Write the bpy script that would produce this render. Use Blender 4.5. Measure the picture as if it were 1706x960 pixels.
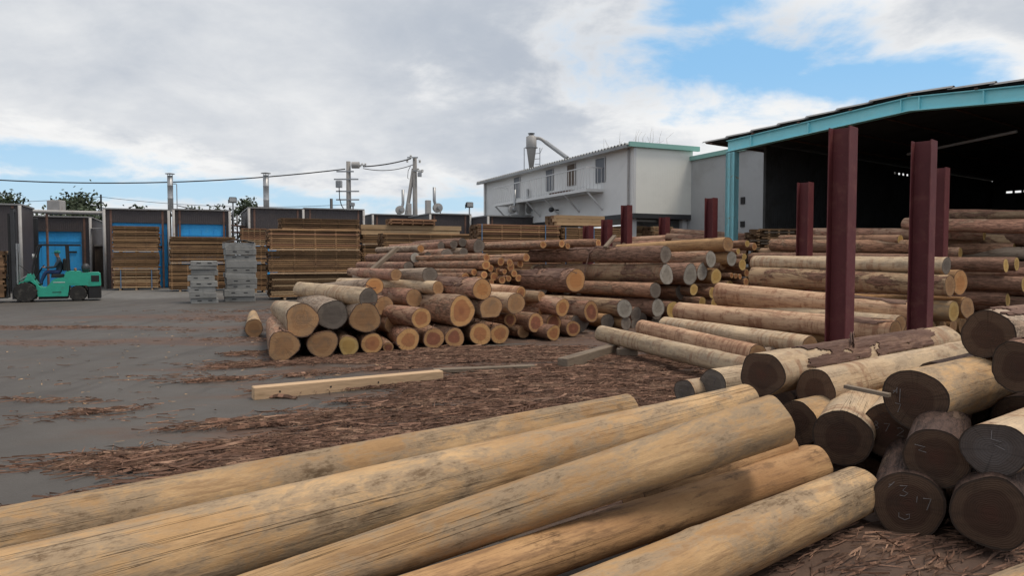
import bpy, bmesh, math, random
from mathutils import Vector, Matrix, noise
random.seed(7)
R = math.radians
scene = bpy.context.scene
for o in list(bpy.data.objects): bpy.data.objects.remove(o, do_unlink=True)
C = scene.collection

# ------------------------------------------------------------------ camera
CAMZ, F, CX, CY = 1.7, 1185.0, 853.0, 480.0
PITCH = math.atan(52 / F)
cam = bpy.data.objects.new('camera', bpy.data.cameras.new('camera'))
C.objects.link(cam); scene.camera = cam
cam.location = (0, 0, CAMZ); cam.rotation_euler = (R(90) - PITCH, 0, 0)
cam.data.sensor_width = 36.0; cam.data.lens = 36.0 * F / 1706.0
cam.data.clip_start = 0.05; cam.data.clip_end = 3000

# ------------------------------------------------------------------ sky, sun, exposure
SUN_EL, SUN_AZ = R(66), R(100)          # azimuth clockwise from +Y (the view direction)
world = bpy.data.worlds.new('World'); scene.world = world; world.use_nodes = True
nt = world.node_tree; nt.nodes.clear()
class G:
    """small helper for building node graphs"""
    def __init__(s, t): s.t = t
    def n(s, typ, **kw):
        nd = s.t.nodes.new(typ)
        for k, v in kw.items(): setattr(nd, k, v)
        return nd
    def put(s, sock, v):
        if isinstance(v, bpy.types.NodeSocket): s.t.links.new(v, sock)
        elif v is not None:
            if hasattr(v, '__len__') and hasattr(sock.default_value, '__len__'): v = tuple(v)[:len(sock.default_value)]
            sock.default_value = v
    def m(s, op, a, b=None, c=None, clamp=False):
        nd = s.n('ShaderNodeMath', operation=op, use_clamp=clamp)
        for i, v in enumerate((a, b, c)):
            if v is not None: s.put(nd.inputs[i], v)
        return nd.outputs[0]
    def v(s, op, a, b=None):
        nd = s.n('ShaderNodeVectorMath', operation=op); s.put(nd.inputs[0], a)
        if b is not None: s.put(nd.inputs[1], b)
        return nd.outputs[0]
    def mix(s, f, a, b, blend='MIX'):
        nd = s.n('ShaderNodeMix', data_type='RGBA', blend_type=blend, clamp_factor=True)
        s.put(nd.inputs[0], f); s.put(nd.inputs[6], a); s.put(nd.inputs[7], b)
        return nd.outputs[2]
    def noise(s, vec, scale, detail=4, rough=.55, dist=0, out=0):
        nd = s.n('ShaderNodeTexNoise'); s.put(nd.inputs['Vector'], vec)
        nd.inputs['Scale'].default_value = scale; nd.inputs['Detail'].default_value = detail
        nd.inputs['Roughness'].default_value = rough; nd.inputs['Distortion'].default_value = dist
        return nd.outputs[out]
    def ss(s, x, a, b):
        nd = s.n('ShaderNodeMapRange', interpolation_type='SMOOTHSTEP')
        s.put(nd.inputs[0], x); nd.inputs[1].default_value = a; nd.inputs[2].default_value = b
        return nd.outputs[0]
def c4(c): return (c[0], c[1], c[2], 1)

g = G(nt)
sky = g.n('ShaderNodeTexSky', sky_type='NISHITA', sun_disc=False)
sky.sun_elevation = SUN_EL; sky.sun_rotation = SUN_AZ; sky.altitude = 50; sky.dust_density = 1.6; sky.air_density = 1.0
tc = g.n('ShaderNodeTexCoord'); d = tc.outputs['Generated']
sep = g.n('ShaderNodeSeparateXYZ'); g.put(sep.inputs[0], d)
dx, dy, dz = sep.outputs
# cloud deck: project the view direction on a shallow dome so that clouds flatten towards the horizon
den = g.m('ADD', g.m('MAXIMUM', dz, 0), .28)
comb = g.n('ShaderNodeCombineXYZ')
g.put(comb.inputs[0], g.m('DIVIDE', dx, den)); g.put(comb.inputs[1], g.m('DIVIDE', dy, den))
deck = comb.outputs[0]
n1 = g.noise(g.v('ADD', deck, (3.1, 1.7, 0)), 1.25, 5, .56, .3)
n2 = g.noise(g.v('ADD', deck, (9.2, 4.4, 2)), 3.2, 6, .6, .2)
n3 = g.noise(g.v('ADD', deck, (1.2, 8.4, 5)), .62, 5, .5, .2)
# openings of blue sky: bearing (tan of azimuth) and height (tan of elevation)
ysafe = g.m('MAXIMUM', dy, .05)
U = g.m('DIVIDE', dx, ysafe); W = g.m('DIVIDE', dz, ysafe)
def opening(px, py, rx, ry, slope=0):
    u0, w0 = (px - CX) / F, (428 - py) / F
    a = g.m('DIVIDE', g.m('SUBTRACT', U, u0), rx / F)
    b = g.m('DIVIDE', g.m('SUBTRACT', g.m('SUBTRACT', W, w0), g.m('MULTIPLY', g.m('SUBTRACT', U, u0), slope)), ry / F)
    q = g.m('SQRT', g.m('ADD', g.m('MULTIPLY', a, a), g.m('MULTIPLY', b, b)))
    return g.m('SUBTRACT', 1.0, q)
op = None
for a in ((1230, 100, 270, 105, .02), (1170, 10, 170, 80, 0), (1420, 135, 260, 50, .08), (70, 262, 190, 40, -.1), (330, 322, 420, 30, 0), (95, 318, 200, 40, 0), (560, 338, 340, 28, 0)):
    v_ = opening(*a); op = v_ if op is None else g.m('MAXIMUM', op, v_)
front = g.ss(dy, .2, .5)
wob = g.m('ADD', g.m('MULTIPLY', g.m('SUBTRACT', n2, .5), 2.6), g.m('MULTIPLY', g.m('SUBTRACT', n1, .5), 1.6))
hole_front = g.ss(g.m('ADD', op, wob), -.1, .62)
hole_else = g.m('MULTIPLY', g.ss(n1, .58, .68), .8)
hole = g.m('ADD', g.m('MULTIPLY', hole_front, front), g.m('MULTIPLY', hole_else, g.m('SUBTRACT', 1.0, front)))
# cloud tone: grey undersides and bright tops/edges
bright = g.m('ADD', g.m('MULTIPLY', g.m('SUBTRACT', n2, .5), 1.1), g.m('MULTIPLY', g.m('SUBTRACT', n3, .5), 2.0))
rim = g.m('MULTIPLY', g.m('MULTIPLY', g.ss(g.m('ADD', op, wob), -.75, .2), front), .5)
lowr = g.m('MULTIPLY', g.ss(U, -.12, .4), g.m('SUBTRACT', 1.0, g.ss(W, .1, .34)))      # brighter bank low on the right
b1 = g.m('ADD', g.m('ADD', g.m('ADD', bright, .33), rim), g.m('MULTIPLY', lowr, .5))
cloud = g.mix(g.ss(b1, -.15, 1.15), (.44, .485, .555, 1), (.86, .86, .855, 1))
skyc = g.v('SCALE', sky.outputs[0]); skyc.node.inputs[3].default_value = .115
bluec = g.mix(g.ss(W, .05, .28), g.mix(.75, skyc, (.50, .73, .92, 1)), g.mix(.62, skyc, (.27, .60, .95, 1)))
full = g.mix(hole, cloud, bluec)
bg = g.n('ShaderNodeBackground'); g.put(bg.inputs[0], full); bg.inputs[1].default_value = 1.0
g.t.links.new(bg.outputs[0], g.n('ShaderNodeOutputWorld').inputs[0])

sl = bpy.data.lights.new('sun', 'SUN'); sl.energy = 2.1; sl.angle = R(20); sl.color = (1, .885, .75)
so = bpy.data.objects.new('sun', sl); C.objects.link(so)
sd = Vector((math.sin(SUN_AZ) * math.cos(SUN_EL), math.cos(SUN_AZ) * math.cos(SUN_EL), math.sin(SUN_EL)))
so.rotation_euler = sd.to_track_quat('Z', 'Y').to_euler(); so.location = (20, -20, 40)
vs = scene.view_settings; vs.view_transform = 'Standard'; vs.look = 'None'; vs.exposure = 0.12; vs.gamma = 1
vs.use_curve_mapping = False
cy_ = scene.cycles; cy_.max_bounces = 4; cy_.diffuse_bounces = 3; cy_.glossy_bounces = 2; cy_.transmission_bounces = 1; cy_.caustics_reflective = False; cy_.caustics_refractive = False

# ------------------------------------------------------------------ measuring helpers
def ray(px, py):
    u, v = (px - CX) / F, (CY - py) / F
    c, s = math.cos(PITCH), math.sin(PITCH)
    return Vector((u, c + v * s, -s + v * c))
def at(px, py, Y=None, z=None):
    """world point seen at a place of the photograph, at distance Y ahead or at height z"""
    q = ray(px, py)
    t = Y / q.y if Y is not None else (z - CAMZ) / q.z
    return Vector((0, 0, CAMZ)) + q * t
def along(o, dr, px):
    """distance s so that o + s*dr is seen at column px"""
    k = (px - CX) / F
    return (k * o.y - o.x) / (dr.x - k * dr.y)

# ------------------------------------------------------------------ object helpers
class MB:
    def __init__(s): s.v, s.f, s.m = [], [], []
    def add(s, vs, fs, mi=0):
        b = len(s.v); s.v += [Vector(p) for p in vs]
        for f in fs: s.f.append([b + i for i in f]); s.m.append(mi)
        return s
    def box(s, x0, x1, y0, y1, z0, z1, mi=0, M=None):
        vs = [(x0,y0,z0),(x1,y0,z0),(x1,y1,z0),(x0,y1,z0),(x0,y0,z1),(x1,y0,z1),(x1,y1,z1),(x0,y1,z1)]
        if M is not None: vs = [M @ Vector(p) for p in vs]
        return s.add(vs, [(3,2,1,0),(4,5,6,7),(0,1,5,4),(1,2,6,5),(2,3,7,6),(3,0,4,7)], mi)
    def cbox(s, x0, x1, y0, y1, z0, z1, c=.01, mi=0):
        """box with chamfered vertical and top edges"""
        vs = []
        for (z, k) in ((z0, 0), (z1 - c, 0), (z1, c)):
            a, b, e, f = x0 + k, x1 - k, y0 + k, y1 - k
            vs += [(a+c,e,z),(b-c,e,z),(b,e+c,z),(b,f-c,z),(b-c,f,z),(a+c,f,z),(a,f-c,z),(a,e+c,z)]
        fs = [tuple(reversed(range(8))), tuple(range(16, 24))]
        for r in (0, 8):
            for i in range(8):
                j = (i + 1) % 8; fs.append((r+i, r+j, r+8+j, r+8+i))
        return s.add(vs, fs, mi)
    def tube(s, p0, p1, r0, r1=None, n=10, mi=0, caps=True):
        p0, p1 = Vector(p0), Vector(p1); r1 = r0 if r1 is None else r1
        d = (p1 - p0).normalized(); a = d.orthogonal().normalized(); b = d.cross(a)
        vs = []
        for p, r in ((p0, r0), (p1, r1)):
            for i in range(n):
                t = 2 * math.pi * i / n; vs.append(p + a * (r * math.cos(t)) + b * (r * math.sin(t)))
        fs = [(i, (i+1) % n, n + (i+1) % n, n + i) for i in range(n)]
        if caps: fs += [tuple(reversed(range(n))), tuple(range(n, 2*n))]
        return s.add(vs, fs, mi)
    def path(s, pts, r, n=8, mi=0):
        pts = [Vector(p) for p in pts]
        ref = None; rings = []
        for i, p in enumerate(pts):
            d = (pts[min(i+1, len(pts)-1)] - pts[max(i-1, 0)]).normalized()
            a = d.orthogonal().normalized() if ref is None else (ref - d * ref.dot(d)).normalized()
            ref = a; b = d.cross(a)
            rr = r[i] if isinstance(r, (list, tuple)) else r
            rings.append([p + a * (rr * math.cos(2*math.pi*k/n)) + b * (rr * math.sin(2*math.pi*k/n)) for k in range(n)])
        vs = [q for rg in rings for q in rg]; fs = []
        for i in range(len(pts) - 1):
            for k in range(n):
                fs.append((i*n + k, i*n + (k+1) % n, (i+1)*n + (k+1) % n, (i+1)*n + k))
        fs += [tuple(reversed(range(n))), tuple(range((len(pts)-1)*n, len(pts)*n))]
        return s.add(vs, fs, mi)
    def lathe(s, prof, n=16, c=(0, 0, 0), mi=0, axis='Z'):
        vs = []
        for r, h in prof:
            for i in range(n):
                t = 2*math.pi*i/n; x, y = r*math.cos(t), r*math.sin(t)
                vs.append(Vector(c) + (Vector((x, y, h)) if axis == 'Z' else Vector((x, h, y)) if axis == 'Y' else Vector((h, x, y))))
        fs = []
        for k in range(len(prof) - 1):
            for i in range(n): fs.append((k*n+i, k*n+(i+1) % n, (k+1)*n+(i+1) % n, (k+1)*n+i))
        fs += [tuple(reversed(range(n))), tuple(range((len(prof)-1)*n, len(prof)*n))]
        return s.add(vs, fs, mi)
    def prism(s, poly, y0, y1, mi=0):
        """polygon in x,z pushed along y"""
        n = len(poly)
        vs = [(x, y0, z) for x, z in poly] + [(x, y1, z) for x, z in poly]
        fs = [tuple(range(n)), tuple(reversed(range(n, 2*n)))] + [(i, n+i, n+(i+1) % n, (i+1) % n) for i in range(n)]
        return s.add(vs, fs, mi)
    def mesh(s, name, mats, smooth=False):
        me = bpy.data.meshes.new(name)
        me.from_pydata([tuple(p) for p in s.v], [], s.f)
        for m in (mats if isinstance(mats, (list, tuple)) else [mats]): me.materials.append(m)
        me.polygons.foreach_set('material_index', s.m)
        bm = bmesh.new(); bm.from_mesh(me); bmesh.ops.recalc_face_normals(bm, faces=bm.faces); bm.to_mesh(me); bm.free()
        if smooth: me.polygons.foreach_set('use_smooth', [True] * len(me.polygons))
        me.update(); return me
    def build(s, name, mats, parent=None, smooth=False, **kw):
        return link(name, s.mesh(name, mats, smooth), parent, **kw)
def link(name, data, parent=None, label=None, cat=None, group=None, kind=None, loc=None, rot=None):
    o = bpy.data.objects.new(name, data); C.objects.link(o)
    if parent is not None: o.parent = parent
    if label: o['label'] = label
    if cat: o['category'] = cat
    if group: o['group'] = group
    if kind: o['kind'] = kind
    if loc is not None: o.location = loc
    if rot is not None: o.rotation_euler = rot
    return o
def thing(name, label, cat, loc=(0, 0, 0), rz=0, group=None):
    return link(name, None, None, label, cat, group, None, loc, (0, 0, rz))

# ------------------------------------------------------------------ materials
def newmat(name):
    m = bpy.data.materials.new(name); m.use_nodes = True
    t = m.node_tree; b = t.nodes['Principled BSDF']
    return m, G(t), b
def mat(name, col, rough=.7, var=.18, scale=2.5, col2=None, thr=(.5, .68), bump=0, bscale=30, metal=0, stretch=(1, 1, 1), rnd=0, island=0, wave=0, wscale=4, wdir='X', spec=.3):
    m, g, b = newmat(name)
    tc = g.n('ShaderNodeTexCoord'); oi = g.n('ShaderNodeObjectInfo')
    v = g.v('MULTIPLY', tc.outputs['Object'], stretch)
    v = g.v('ADD', v, g.v('MULTIPLY', oi.outputs['Location'], (.37, .53, .71)))
    n = g.noise(v, scale, 5, .6)
    nf = g.noise(v, scale * 9, 3, .6)
    k = g.m('ADD', g.m('MULTIPLY', g.m('SUBTRACT', n, .5), var * 2.4), g.m('MULTIPLY', g.m('SUBTRACT', nf, .5), var * 1.2))
    if rnd: k = g.m('ADD', k, g.m('MULTIPLY', g.m('SUBTRACT', oi.outputs['Random'], .5), rnd))
    if island:
        ge = g.n('ShaderNodeNewGeometry'); k = g.m('ADD', k, g.m('MULTIPLY', g.m('SUBTRACT', g.m('POWER', ge.outputs['Random Per Island'], 2.2), .34), island * 1.05))
    base = c4(col)
    if col2 is not None:
        n2 = g.noise(g.v('ADD', v, (7.3, 2.1, 5.5)), scale * 1.3, 6, .65, .4)
        base = g.mix(g.ss(n2, *thr), c4(col), c4(col2))
    out = g.v('SCALE', base); g.put(out.node.inputs[3], g.m('MAXIMUM', g.m('ADD', k, 1.0), .12))
    g.put(b.inputs['Base Color'], out)
    b.inputs['Roughness'].default_value = rough; b.inputs['Metallic'].default_value = metal
    b.inputs['Specular IOR Level'].default_value = spec
    h = None
    if bump: h = g.m('MULTIPLY', g.noise(v, bscale, 4, .6), bump)
    if wave:
        w = g.n('ShaderNodeTexWave', wave_type='BANDS', bands_direction=wdir); g.put(w.inputs[0], tc.outputs['Object']); w.inputs['Scale'].default_value = wscale
        hw = g.m('MULTIPLY', w.outputs[1], wave); h = hw if h is None else g.m('ADD', h, hw)
    if h is not None:
        bp = g.n('ShaderNodeBump'); bp.inputs['Strength'].default_value = 1; bp.inputs['Distance'].default_value = .02
        g.put(bp.inputs['Height'], h); g.put(b.inputs['Normal'], bp.outputs[0])
    return m

def logmat(name, wood, wood2, dark, bark, cover, rough=.75, brnd=.35, grey=None, stain=.8, scrape=None):
    """round timber: peeled wood with streaks, stains and checks, under a share `cover` of bark"""
    m, g, b = newmat(name)
    tc = g.n('ShaderNodeTexCoord'); oi = g.n('ShaderNodeObjectInfo')
    off = g.n('ShaderNodeCombineXYZ'); g.put(off.inputs[0], g.m('MULTIPLY', oi.outputs['Random'], 53.0)); g.put(off.inputs[1], g.m('MULTIPLY', oi.outputs['Random'], 17.0))
    P = g.v('ADD', tc.outputs['Object'], off.outputs[0])
    long_ = g.v('MULTIPLY', P, (.11, 1, 1)); mid = g.v('MULTIPLY', P, (.42, 1, 1))
    big = g.noise(mid, 2.0, 3, .6); streak = g.noise(long_, 17, 5, .72)
    blot = g.noise(mid, 5.0, 5, .78, .2); speck = g.noise(mid, 42, 4, .8)
    col = g.mix(g.ss(big, .36, .64), c4(wood), c4(wood2))
    col = g.mix(g.m('MULTIPLY', g.ss(streak, .46, .64), .75), col, c4(dark))
    if grey is not None: col = g.mix(g.m('MULTIPLY', g.ss(blot, .42, .58), .9), col, c4(grey))
    if stain:
        st = g.m('MULTIPLY', g.ss(blot, .48, .66), g.ss(g.m('ADD', g.m('MULTIPLY', speck, .55), g.m('MULTIPLY', streak, .45)), .42, .58))
        col = g.mix(g.m('MULTIPLY', st, stain), col, c4([x * .45 for x in dark]))
    if scrape is not None:      # brown bast left in bands across the log by the peeling drum
        band = g.noise(g.v('MULTIPLY', P, (7, .8, .8)), 1.6, 4, .7)
        sm = g.m('MULTIPLY', g.ss(band, .46, .58), g.ss(g.m('ADD', g.m('MULTIPLY', blot, .5), g.m('MULTIPLY', big, .5)), .46, .54))
        col = g.mix(g.m('MULTIPLY', sm, .85), col, c4(scrape))
    kn = g.n('ShaderNodeTexVoronoi', feature='F1'); g.put(kn.inputs[0], g.v('MULTIPLY', P, (.55, 1, 1))); kn.inputs['Scale'].default_value = 4.2
    knot = g.m('SUBTRACT', 1.0, g.ss(g.m('ADD', kn.outputs['Distance'], g.m('MULTIPLY', g.m('SUBTRACT', speck, .5), .12)), .07, .15))
    col = g.mix(g.m('MULTIPLY', knot, .4), col, c4([x * .45 for x in dark]))
    # drying checks: thin dark lines running along the log
    so_ = g.n('ShaderNodeSeparateXYZ'); g.put(so_.inputs[0], tc.outputs['Object']); an = g.m('ARCTAN2', so_.outputs[2], so_.outputs[1])
    cv = g.n('ShaderNodeCombineXYZ'); g.put(cv.inputs[0], g.m('COSINE', an)); g.put(cv.inputs[1], g.m('SINE', an))
    g.put(cv.inputs[2], g.m('ADD', g.m('MULTIPLY', so_.outputs[0], .035), g.m('MULTIPLY', oi.outputs['Random'], 31.0)))
    ln = g.noise(cv.outputs[0], 5.5, 2, .6)
    crack = g.m('MULTIPLY', g.m('SUBTRACT', 1.0, g.ss(g.m('ABSOLUTE', g.m('SUBTRACT', ln, .5)), .001, .007)), g.ss(g.noise(long_, 4, 2, .5), .52, .58))
    col = g.mix(g.m('MULTIPLY', crack, .55), col, c4([x * .3 for x in dark]))
    h = g.m('ADD', g.m('MULTIPLY', g.m('SUBTRACT', 1.0, crack), .5), g.m('ADD', g.m('MULTIPLY', streak, .45), g.m('MULTIPLY', speck, .18)))
    if cover > .02:
        furrow = g.noise(g.v('MULTIPLY', P, (.2, 1, 1)), 26, 5, .72, .6)
        bcol = g.mix(g.ss(furrow, .36, .62), c4([x * .55 for x in bark]), c4([x * 1.5 for x in bark]))
        bcol = g.mix(g.m('MULTIPLY', g.ss(big, .50, .68), .5), bcol, c4([x * 1.5 + .01 for x in bark]))
        th = .5 + (.5 - cover) * .5
        bm_ = g.ss(g.m('ADD', g.m('MULTIPLY', g.noise(g.v('ADD', mid, (5.5, 1.5, 8.5)), 2.1, 6, .68, .8), .8), g.m('MULTIPLY', streak, .2)), th - .02, th + .02)
        col = g.mix(bm_, col, bcol)
        h = g.m('ADD', h, g.m('MULTIPLY', bm_, g.m('ADD', g.m('MULTIPLY', furrow, 1.8), .4)))
    br = g.m('ADD', g.m('MULTIPLY', g.m('SUBTRACT', oi.outputs['Random'], .5), brnd), g.m('ADD', g.m('ADD', g.m('MULTIPLY', g.m('SUBTRACT', speck, .5), .45), g.m('MULTIPLY', g.m('SUBTRACT', streak, .5), .55)), 1.0))
    out = g.v('SCALE', col); g.put(out.node.inputs[3], br)
    g.put(b.inputs['Base Color'], out); b.inputs['Roughness'].default_value = rough; b.inputs['Specular IOR Level'].default_value = .2
    bp = g.n('ShaderNodeBump'); bp.inputs['Strength'].default_value = 1; bp.inputs['Distance'].default_value = .014
    g.put(bp.inputs['Height'], h); g.put(b.inputs['Normal'], bp.outputs[0])
    return m

def endmat(name, heart, sap, rim, pith=None, hr=.62, ring=.25, dirt=(.1, .08, .06), dirtamt=.3, spread=.2):
    """sawn log end: heartwood, paler sapwood, growth rings, bark rim"""
    m, g, b = newmat(name)
    tc = g.n('ShaderNodeTexCoord'); oi = g.n('ShaderNodeObjectInfo')
    at_ = g.n('ShaderNodeAttribute'); at_.attribute_name = 'rad'
    P = g.v('ADD', tc.outputs['Object'], g.v('MULTIPLY', oi.outputs['Location'], (1.3, 2.1, 1.7)))
    n = g.noise(P, 7, 4, .6)
    sp = g.n('ShaderNodeSeparateXYZ'); g.put(sp.inputs[0], tc.outputs['Object'])
    slow = g.noise(P, 2.2, 2, .5)
    edge = g.m('SUBTRACT', 1.0, at_.outputs['Fac'])
    rad = g.m('ADD', at_.outputs['Fac'], g.m('ADD', g.m('MULTIPLY', g.m('SUBTRACT', n, .5), .2), g.m('MULTIPLY', g.m('MULTIPLY', g.m('SUBTRACT', slow, .5), edge), 1.3)))
    ang = g.m('ARCTAN2', sp.outputs[2], sp.outputs[1])
    an = g.n('ShaderNodeCombineXYZ'); g.put(an.inputs[0], g.m('COSINE', ang)); g.put(an.inputs[1], g.m('SINE', ang)); g.put(an.inputs[2], g.m('MULTIPLY', oi.outputs['Random'], 40.0))
    cn = g.noise(an.outputs[0], 2.6, 3, .6)
    check = g.m('MULTIPLY', g.m('SUBTRACT', 1.0, g.ss(g.m('ABSOLUTE', g.m('SUBTRACT', cn, .5)), .004, .016)), g.ss(slow, .42, .55))
    col = g.mix(g.ss(rad, hr - .06, hr + .05), c4(heart), c4(sap))
    if pith: col = g.mix(g.m('SUBTRACT', 1.0, g.ss(rad, .0, .3)), col, c4(pith))
    rg = g.m('SINE', g.m('MULTIPLY', rad, 95.0))
    k = g.m('ADD', 1.0, g.m('MULTIPLY', rg, ring * .3))
    saw = g.noise(g.v('MULTIPLY', P, (1, .5, 9)), 5, 4, .6)
    k = g.m('ADD', k, g.m('ADD', g.m('MULTIPLY', g.m('SUBTRACT', saw, .5), .5), g.m('MULTIPLY', g.m('SUBTRACT', oi.outputs['Random'], .5), spread * 2)))
    dn = g.noise(g.v('ADD', P, (4, 9, 2)), 5, 6, .68, .6)
    col = g.mix(g.m('MULTIPLY', g.ss(dn, .46, .68), dirtamt), col, c4(dirt))
    col = g.mix(g.m('MULTIPLY', check, .4), col, c4([x * .25 for x in heart]))
    col = g.mix(g.ss(g.m('ADD', at_.outputs['Fac'], g.m('MULTIPLY', g.m('SUBTRACT', n, .5), .09)), .925, .965), col, c4(rim))
    out = g.v('SCALE', col); g.put(out.node.inputs[3], k)
    g.put(b.inputs['Base Color'], out); b.inputs['Roughness'].default_value = .85; b.inputs['Specular IOR Level'].default_value = .2
    bp = g.n('ShaderNodeBump'); bp.inputs['Strength'].default_value = .5; bp.inputs['Distance'].default_value = .006
    g.put(bp.inputs['Height'], g.m('ADD', saw, g.m('MULTIPLY', rg, .2))); g.put(b.inputs['Normal'], bp.outputs[0])
    return m

BARK = (.115, .066, .05)
M = {}
M['peel'] = logmat('peeled_wood', (.53, .35, .185), (.38, .23, .11), (.235, .145, .078), BARK, .0, grey=(.335, .25, .165), brnd=.22, stain=.85)
M['peel_brown'] = logmat('peeled_brown_wood', (.45, .275, .135), (.32, .18, .085), (.18, .105, .058), BARK, .06)
M['peel_pale'] = logmat('peeled_pale_wood', (.58, .44, .29), (.49, .36, .23), (.28, .185, .115), BARK, .06, grey=(.45, .35, .245), stain=.6, scrape=(.30, .18, .11))
M['peel_pink'] = logmat('peeled_pink_wood', (.58, .395, .255), (.47, .285, .175), (.28, .15, .095), (.17, .085, .06), .12, stain=.6, scrape=(.27, .135, .08))
M['patchy'] = logmat('patchy_bark_wood', (.40, .28, .17), (.31, .20, .125), (.18, .11, .07), (.17, .095, .065), .40, scrape=(.26, .14, .085))
M['bark'] = logmat('cedar_bark', (.38, .255, .17), (.31, .20, .13), (.17, .10, .07), (.29, .163, .103), .54)
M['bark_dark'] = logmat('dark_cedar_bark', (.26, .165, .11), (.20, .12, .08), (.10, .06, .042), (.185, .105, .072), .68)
M['bark_shaded'] = logmat('shade_darkened_bark', (.10, .065, .045), (.08, .05, .036), (.045, .03, .022), (.06, .036, .028), .7)  # dark bark copy; the shade between stacked logs is put into its colour
M['bark_grey'] = logmat('weathered_bark', (.40, .31, .235), (.33, .245, .18), (.19, .14, .10), (.30, .215, .155), .42)
M['bark_red'] = logmat('red_cedar_bark', (.42, .275, .19), (.34, .205, .135), (.18, .10, .07), (.29, .155, .105), .52)
E = {}
E['orange'] = endmat('end_orange', (.46, .215, .085), (.50, .265, .115), (.13, .08, .055), ring=.3, dirtamt=.15)
E['ring'] = endmat('end_ring', (.37, .165, .075), (.50, .28, .12), (.17, .105, .07), pith=(.29, .12, .06), hr=.66, dirtamt=.25)
E['tan'] = endmat('end_tan', (.30, .168, .085), (.35, .205, .105), (.10, .065, .05), ring=.35, dirt=(.15, .12, .09), dirtamt=.45)
E['redheart'] = endmat('end_redheart', (.25, .10, .06), (.42, .235, .11), (.13, .08, .06), pith=(.33, .13, .075), hr=.68, dirtamt=.25)
E['grey'] = endmat('end_grey', (.26, .235, .20), (.32, .295, .255), (.12, .10, .085), ring=.3, dirt=(.15, .13, .11), dirtamt=.55)
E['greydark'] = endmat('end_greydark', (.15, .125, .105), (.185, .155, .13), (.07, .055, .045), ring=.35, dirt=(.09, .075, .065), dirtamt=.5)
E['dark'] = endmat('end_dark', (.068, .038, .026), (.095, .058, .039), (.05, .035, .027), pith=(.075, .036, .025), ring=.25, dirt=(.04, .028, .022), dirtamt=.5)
E['darkgrey2'] = endmat('end_dusty', (.085, .072, .068), (.075, .06, .054), (.04, .03, .025), ring=.2, dirt=(.05, .04, .036), dirtamt=.5)
E['yellow'] = endmat('end_yellow', (.46, .29, .10), (.53, .36, .14), (.17, .11, .07), ring=.2, dirtamt=.25)
M['bark_sheet'] = mat('bark_sheet', (.115, .066, .05), .9, .5, 4, (.18, .11, .08), (.5, .6), bump=.7, bscale=26, stretch=(.25, 1, 1), rnd=.3)
M['bark_litter'] = mat('bark_litter', (.14, .078, .053), .9, .3, 3, (.22, .135, .092), (.52, .62), bump=.5, bscale=40, island=1.1)
M['chips'] = mat('wood_chips', (.30, .20, .12), .85, .25, 3, island=.9)
M['chalk'] = mat('chalk', (.20, .18, .175), .95, .2, 30)
M['board'] = mat('sawn_board', (.31, .185, .095), .8, .35, 3, (.20, .115, .065), (.45, .7), stretch=(.2, 1, 1), rnd=1.3)
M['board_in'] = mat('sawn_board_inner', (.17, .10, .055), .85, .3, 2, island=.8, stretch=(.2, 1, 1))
M['board_pale'] = mat('fresh_board', (.48, .33, .19), .75, .2, 3, (.40, .26, .14), (.5, .7), stretch=(.2, 1, 1), rnd=.5)
M['board_red'] = mat('red_board', (.33, .175, .10), .8, .3, 3, (.23, .125, .08), (.45, .7), stretch=(.2, 1, 1), rnd=.7)
M['timber'] = mat('pale_timber', (.53, .365, .225), .75, .22, 3, (.36, .24, .14), (.56, .7), stretch=(.2, 1, 1), bump=.25)
M['timber_dark'] = mat('weathered_timber', (.20, .155, .115), .85, .25, 3, (.12, .09, .065), (.5, .7), stretch=(.25, 1, 1), bump=.4)
M['kiln'] = mat('brown_metal_cladding', (.064, .055, .058), .6, .25, 1.2, (.085, .068, .064), (.5, .75), bump=0, wave=.35, wscale=3.2, spec=.4)
M['kiln_side'] = mat('grey_metal_cladding', (.105, .105, .11), .55, .2, 1.0, (.07, .06, .055), (.55, .75), wave=.3, wscale=3, wdir='Y')
M['blue_door'] = mat('blue_painted_door', (.045, .38, .80), .5, .14, 1.6, (.11, .42, .74), (.56, .75), wave=.12, wscale=2.2)
M['galv'] = mat('galvanised_steel', (.36, .37, .38), .42, .18, 3, (.25, .24, .23), (.55, .75), metal=.55)
M['galv_pale'] = mat('pale_pipe', (.37, .36, .35), .5, .2, 2, (.26, .21, .18), (.56, .75))
M['rust'] = mat('rusty_steel', (.19, .11, .085), .8, .3, 2, (.10, .07, .06), (.45, .7))
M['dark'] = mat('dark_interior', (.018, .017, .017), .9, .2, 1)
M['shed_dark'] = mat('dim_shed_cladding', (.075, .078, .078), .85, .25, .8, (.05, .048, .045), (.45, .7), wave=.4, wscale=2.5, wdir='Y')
M['concrete_pole'] = mat('concrete_pole', (.27, .26, .25), .85, .14, 2)
M['steel_dark'] = mat('dark_steel', (.06, .062, .066), .5, .2, 3, metal=.4)
M['red'] = mat('red_oxide_paint', (.115, .027, .03), .62, .22, 3.2, (.155, .05, .045), (.5, .72), bump=.1, spec=.35)
M['cyan'] = mat('sky_blue_paint', (.30, .76, .84), .5, .07, 1.3, (.38, .78, .84), (.5, .7))
M['cyan_rust'] = mat('worn_sky_blue_paint', (.40, .80, .86), .55, .08, 1.6, (.55, .50, .34), (.60, .66))
M['white_wall'] = mat('cream_cladding', (.80, .80, .745), .55, .05, .4, (.72, .72, .67), (.5, .8), wave=.10, wscale=3.2)
M['grey_wall'] = mat('grey_cladding', (.73, .73, .72), .55, .06, .35, (.64, .64, .63), (.5, .75), wave=.10, wscale=3.2, wdir='Y')
M['grey_wall2'] = mat('dull_grey_cladding', (.40, .41, .415), .6, .07, .5, (.34, .34, .34), (.5, .75), wave=.25, wscale=4, wdir='Y')
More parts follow.
